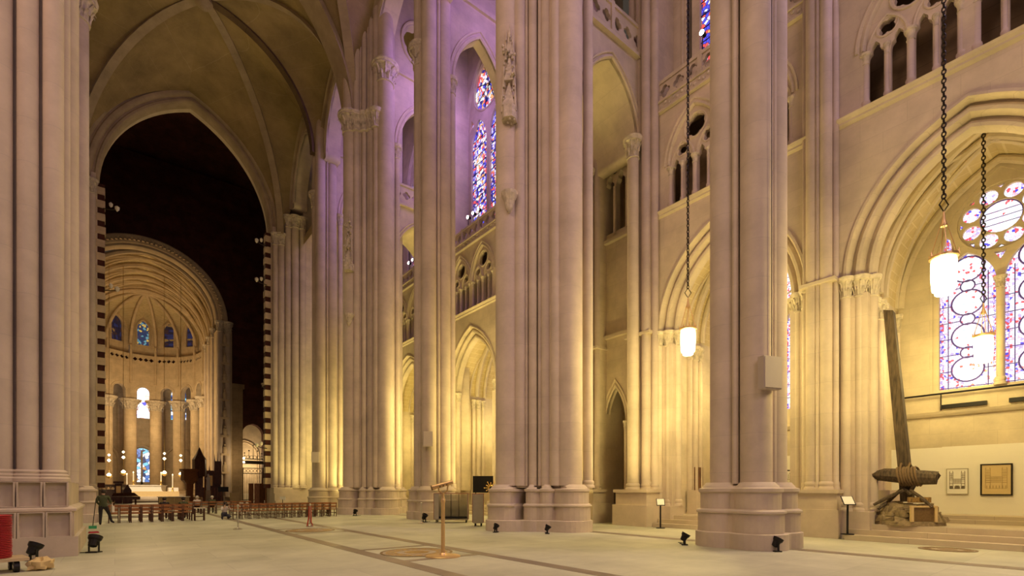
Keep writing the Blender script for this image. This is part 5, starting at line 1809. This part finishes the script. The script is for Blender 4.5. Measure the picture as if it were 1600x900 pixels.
altar_candle(1.95, 84.3, 2.31, 1.0, 'second tall altar candle from the left')
altar_candle(5.0, 84.3, 2.31, 1.0, 'third tall altar candle from the left')
altar_candle(6.3, 84.0, 1.45, 1.6, 'fourth tall altar candle from the left')
o = thing('vase', 'pale green vase on the left of the altar', 'vase', (.4, 83.55, .75))
MB().lathe([(.18, 0), (.3, .3), (.32, .6), (.2, .85), (.24, 1.0)], n=14).build('vessel', 'green_plastic', o, True)
def hanging_lamp(x, y, z, label):
    t = thing('sanctuary_lamp', label, 'lamp', (x, y, z), 0, 'hanging sanctuary lamps')
    MB().cyl((0, 0, .3), (0, 0, 31 - z), .025, n=5).build('chain', 'gold', t)
    for (q, r) in ((0, .26), (1.9, .2), (2.6, .16)):
        MB().lathe([(.03, q - r), (r, q), (r * .7, q + r * .5), (.04, q + r)], n=10).build('globe', 'candle_light', t, True)
    MB().lathe([(.02, -.5), (.34, -.25), (.38, -.18), (.1, -.1)], n=12).build('dish', 'gold', t, True)
hanging_lamp(.88, 83, 4.0, 'second hanging lamp from the left before the apse columns')
hanging_lamp(5.3, 83, 4.0, 'hanging lamp just right of the apse window')
hanging_lamp(7.3, 84.5, 3.9, 'hanging lamp farthest right, before the apse columns')
hanging_lamp(-.6, 84, 3.6, 'hanging lamp farthest left, before the apse columns')
t = thing('nave_altar', 'long low altar table draped in tan cloth behind the chair rows', 'altar', (4.6, 60, 0))
MB().box((0, 0, .48), (2.5, 1.0, .9)).build('altar_cloth', 'cloth_tan', t)
MB().box((0, 0, .95), (2.7, 1.1, .06)).build('altar_slab', 'cloth_white', t)
for x in (-1.2, 0, 1.2):
    MB().box((x, -.52, .47), (.04, .03, .86)).build('cloth_fold', 'cloth_gold', t)
t = thing('chancel_screen', 'low carved pale parapet screen left of the altar', 'screen', (-.6, 78, 0))
MB().box((0, 0, 1.0), (3.8, .3, 1.4)).build('screen_wall', 'choir_stone', t)
MB().box((0, 0, 2.2), (3.9, .5, .2)).build('screen_cap', 'choir_stone', t)
for k in range(9):
    plate('screen_arch', 'choir_stone', t, [(-.19, 1.3), (.19, 1.3), (.19, 2.1), (-.19, 2.1)], [arch_open(.26, 1.36, 1.8, .22)], .2, (-1.68 + k * .42, -.12, 0), UX, UZ)
t = thing('lectern', 'dark carved wooden lectern at the end of the pale screen', 'lectern', (.35, 77.5, 0))
MB().box((0, 0, 1.2), (.7, .5, 2.4)).build('stand', 'stall_wood', t)
MB().box((0, -.1, 2.55), (1.0, .7, .25)).build('desk', 'stall_wood', t)
MB().box((0, -.27, 1.5), (.45, .04, 1.2)).build('gilt_panel', 'gold', t)
t = thing('bishop_chair', 'dark wooden throne with a pointed back left of the altar', 'chair', (1.2, 76, 0))
MB().box((0, 0, .3), (.9, .8, .6)).build('seat', 'stall_wood', t)
MB().add([(-.4, .3, .6), (.4, .3, .6), (.4, .3, 1.6), (0, .3, 2.3), (-.4, .3, 1.6), (-.4, .4, .6), (.4, .4, .6), (.4, .4, 1.6), (0, .4, 2.3), (-.4, .4, 1.6)],
         [(0, 1, 2, 3, 4), (9, 8, 7, 6, 5), (0, 5, 6, 1), (1, 6, 7, 2), (2, 7, 8, 3), (3, 8, 9, 4), (4, 9, 5, 0)]).build('backrest', 'stall_wood', t)
for s in (-1, 1):
    MB().box((s * .4, 0, .8), (.1, .75, .45)).build('armrest', 'stall_wood', t)
t = thing('grand_piano', 'brown piano with its lid raised left of the altar', 'piano', (1.0, 66, 0))
MB().prism([(-1.3, -.6), (.9, -.7), (1.1, -.2), (.4, .3), (-.2, .8), (-1.3, .8)], .62, .95).build('case', 'stall_wood', t)
MB().add([(-1.3, .8, .95), (1.0, -.2, .97), (.6, .5, 1.35), (-1.1, 1.0, 1.3)], [(0, 1, 2, 3)]).build('lid', 'stall_wood', t)
for (x, y) in ((-1.1, -.4), (-1.1, .6), (.7, -.4)):
    MB().cyl((x, y, 0), (x, y, .62), .07, .09, n=8).build('leg', 'stall_wood', t)
# choir stalls and pulpit on the right of the choir entrance
t = thing('choir_stall', 'dark carved wooden choir stalls with tall canopied back, right of the altar', 'stall', (10.4, 79, 0))
t.scale = (.65, 1, 1)
MB().box((0, 0, 1.0), (3.6, 1.4, 2.0)).build('seat_bank', 'stall_wood', t)
MB().box((.2, .6, 3.1), (3.0, .25, 2.4)).build('back_panel', 'stall_wood', t)
MB().box((1.1, .4, 4.0), (1.3, .6, 3.2)).build('canopy', 'stall_wood', t)
for (x, z, h) in ((.55, 5.6, 1.0), (1.1, 5.6, 1.4), (1.65, 5.6, 1.0), (-1.0, 4.3, .7), (-.4, 4.3, .7)):
    MB().cyl((x, .4, z), (x, .4, z + h), .14, .01, n=6).build('finial', 'stall_wood', t)
for k in range(6):
    MB().box((-1.5 + k * .6, -.72, 1.0), (.09, .06, 1.9)).build('stall_end', 'chair_wood', t)
MB().box((-.4, -.1, 2.9), (.9, .1, 1.4)).build('gilt_panel', 'gold', t)
t = thing('pulpit', 'wooden pulpit with a projecting desk beside the choir stalls', 'pulpit', (7.5, 76, 0))
MB().lathe([(.5, 0), (.4, 1.0), (.45, 2.4), (.95, 2.9), (.95, 4.0), (1.1, 4.1), (1.1, 4.3)], n=8).build('tub', 'chair_wood', t)
MB().lathe([(.75, 5.0), (.8, 5.1), (.8, 7.2), (.4, 7.9), (.03, 8.8)], (1.15, .6, -1.6), 8).build('sounding_canopy', 'stall_wood', t)
MB().box((1.15, .95, 3.2), (.9, .1, 5.0)).build('back_post', 'stall_wood', t)
t = thing('statue', 'white stone figure on a tall pedestal beside the pulpit', 'statue', (9.5, 75.5, 0))
MB().box((0, 0, .8), (.5, .5, 1.6)).build('pedestal', 'choir_stone', t)
MB().lathe([(.22, 1.6), (.25, 2.2), (.2, 2.9), (.26, 3.2), (.1, 3.4), (.14, 3.6), (.02, 3.78)], n=10).build('figure', 'cloth_white', t, True)
# gilt chandelier crown and iron gate in the side opening
t = thing('iron_gate', 'wrought iron gate with scrolled cresting in the lit side opening', 'gate', (16.8, 85.7, 0))
for k in range(13):
    x = -1.4 + k * 2.8 / 12
    MB().cyl((x, 0, 0), (x, 0, 5.0 if k in (0, 12) else 4.2), .05 if k in (0, 12) else .025, n=5).build('bar', 'iron', t)
for z in (.1, 4.2, 5.0, 6.4):
    MB().box((0, 0, z), (2.9, .08, .12)).build('crossbar', 'iron', t)
MB().box((0, 0, 5.9), (2.9, .3, .5)).build('lintel', 'iron', t)
for k in range(6):
    x = -1.2 + k * .48
    MB().tube([(x + .22 * math.cos(a * PI / 6), 0, 4.6 + .22 * math.sin(a * PI / 6)) for a in range(12)], .03, 5, True).build('scroll', 'iron', t)
    MB().tube([(x + .24 * math.cos(a * PI / 6), 0, 6.7 + .24 * math.sin(a * PI / 6)) for a in range(12)], .03, 5, True).build('scroll', 'iron', t)
for (x, h) in ((-1.2, .9), (-.6, 1.3), (0, 2.2), (.6, 1.3), (1.2, .9)):
    o = MB().cyl((x, 0, 6.4), (x, 0, 6.4 + h), .05, .02, n=5).build('spike', 'iron', t)
    MB().blob((x, 0, 6.4 + h), .11, n=6, k=4).build('spike_knob', 'iron', o)
for x in (-1.35,):
    for z in (5.9, 6.5):
        MB().blob((x, -.2, z), .16, n=8, k=5).build('lamp_globe', 'lamp_bulb', t)
t = thing('side_altar', 'small pale side altar behind the iron gate', 'altar', (16.9, 91.5, 0))
MB().box((0, 0, .55), (2.4, .9, 1.1)).build('table', 'cloth_white', t)
for x in (-.9, .9):
    MB().cyl((x, 0, 1.1), (x, 0, 2.0), .07, n=6).build('candle', 'candle', t)
# reddish organ case, small instruments and sign near the crossing jamb
t = thing('wardrobe_screen', 'reddish wooden folding screen beside the right crossing jamb', 'screen', (11.75, 57, 0))
for k in range(4):
    MB().box((-.75 + k * .5, .1 * (-1) ** k, 1.15), (.5, .05, 2.3), .35 * (-1) ** k).build('leaf', 'organ_wood', t)
t = thing('music_stand', 'black music stand before the choir pier', 'stand', (9.2, 62, 0))
MB().cyl((0, 0, 0), (0, 0, 1.5), .03, n=6).build('post', 'black_metal', t)
MB().box((0, -.05, 1.7), (1.0, .06, .55)).build('desk', 'black_metal', t)
MB().cyl((0, 0, 0), (0, 0, .04), .3, n=10).build('foot', 'black_metal', t)
t = thing('yellow_frontal', 'yellow cloth covered stand beside the black music stand', 'stand', (10.3, 62, 0))
MB().box((0, 0, .65), (.85, .5, 1.3)).build('cloth', 'cloth_gold', t)
MB().box((0, 0, 1.32), (.9, .55, .05)).build('top', 'cloth_gold', t)
t = thing('notice_stand', 'tiny white notice on a low stand by the right crossing jamb', 'sign', (11.7, 47.6, 0), RZ)
MB().cyl((0, 0, 0), (0, 0, .8), .03, n=6).build('post', 'black_metal', t)
MB().box((0, 0, .9), (.5, .04, .28)).build('sheet', 'paper', t)
# bracket lamps on the crossing jambs
def bracket(x, y, z, s, label):
    t = thing('bracket_lamp', label, 'lamp', (x, y, z), 0, 'lamps on the crossing jambs')
    MB().tube([(0, 0, 0), (s * .5, 0, .05), (s * .9, 0, .2)], .04, 5).build('arm', 'iron', t)
    MB().lathe([(.03, -.25), (.15, -.1), (.17, .1), (.05, .2)], (s * .9, 0, .3), 8).build('head', 'cloth_white', t, True)
    MB().lathe([(.03, -.2), (.12, -.1), (.14, .1), (.05, .2)], (s * .5, 0, .45), 8).build('head', 'cloth_white', t, True)
bracket(JL + .35, 52.3, 24.4, 1, 'topmost lamp bracket on the left crossing jamb')
bracket(JL + .35, 52.3, 17.8, 1, 'middle lamp bracket on the left crossing jamb')
bracket(JR - .35, 52.3, 25.0, -1, 'topmost lamp bracket on the right crossing jamb')
bracket(JR - .35, 52.3, 21.3, -1, 'second lamp bracket on the right crossing jamb')
bracket(JR - .35, 52.3, 5.6, -1, 'lowest lamp bracket on the right crossing jamb')

# ------------------------------------------------------------------ local lamps of the place and added crossing fill
# aisle uplights standing behind the piers, yellow
for (x, y, e, tx, ty, tz) in ((16.2, 22.6, 1500, 15.2, 25, 16), (16.6, 13.0, 900, 17.0, 16, 18), (16.9, 27.2, 600, 19, 29, 12), (16.4, 29.6, 1500, 15.4, 33, 16), (16.2, 37.0, 1400, 16.5, 43, 16),
                          (15.6, 40.4, 1700, 14.2, 43, 16), (12.9, 48.4, 1300, 13.6, 52.4, 16), (17.4, 10.2, 300, 19.0, 14, 9), (16.8, 4.5, 350, 19.2, 3, 12), (16.9, 17.0, 700, 17, 16, 20)):
    light('SPOT', 'aisle_uplight', (x, y, .35), (tx, ty, tz), e * .8, YEL, .25, spot=100, blend=.9)
# light of the aisle lanterns
for y in (3.2, 10.6, 20.9, 28.8, 38.3, 47.0):
    light('POINT', 'lantern_light', (16.8, y, 6.2), None, 640, YEL, .5)
# chapel lamps
for (y, e) in ((BA[0], 270), (BB[0], 200), (BC[0], 220), (BD[0], 230), (BE[0], 220)):
    light('POINT', 'chapel_lamp', (22.2, y + .8, 6.2), None, e, YEL, .45)
# coloured daylight falling along the high aisle
for (y, e) in ((18.4, 300), (26.8, 300), (35.6, 260)):
    light('AREA', 'clerestory_daylight', (17.8, y, 29), (15.5, y + 9, 24), e, PUR, 2.0, 4)
light('AREA', 'clerestory_daylight', (20.2, 2.0, 27), (14.5, -.5, 0), 2000, (.74, .52, 1.0), 3.5, 5)
# choir lighting; the last pair is fill added in the dark crossing
for (x, y, z, e) in ((3.6, 93, 13, 1900), (4.0, 103, 15, 1600), (4.1, 110.5, 12, 220), (3.6, 86.8, 8, 700), (16.9, 89.8, 6, 800), (14.5, 82, 6, 260), (8, 62, 26, 500)):
    light('POINT', 'choir_lamp_and_fill', (x, y, z), None, e, WARM, .8)
light('SPOT', 'altar_spot', (4, 70, 24), (4, 84, 2), 42000, (1, .8, .55), .5, spot=20)
light('SPOT', 'chair_spot', (3.5, 24, 24), (4.5, 33, 0), 2500, (1, .7, .35), .5, spot=50)
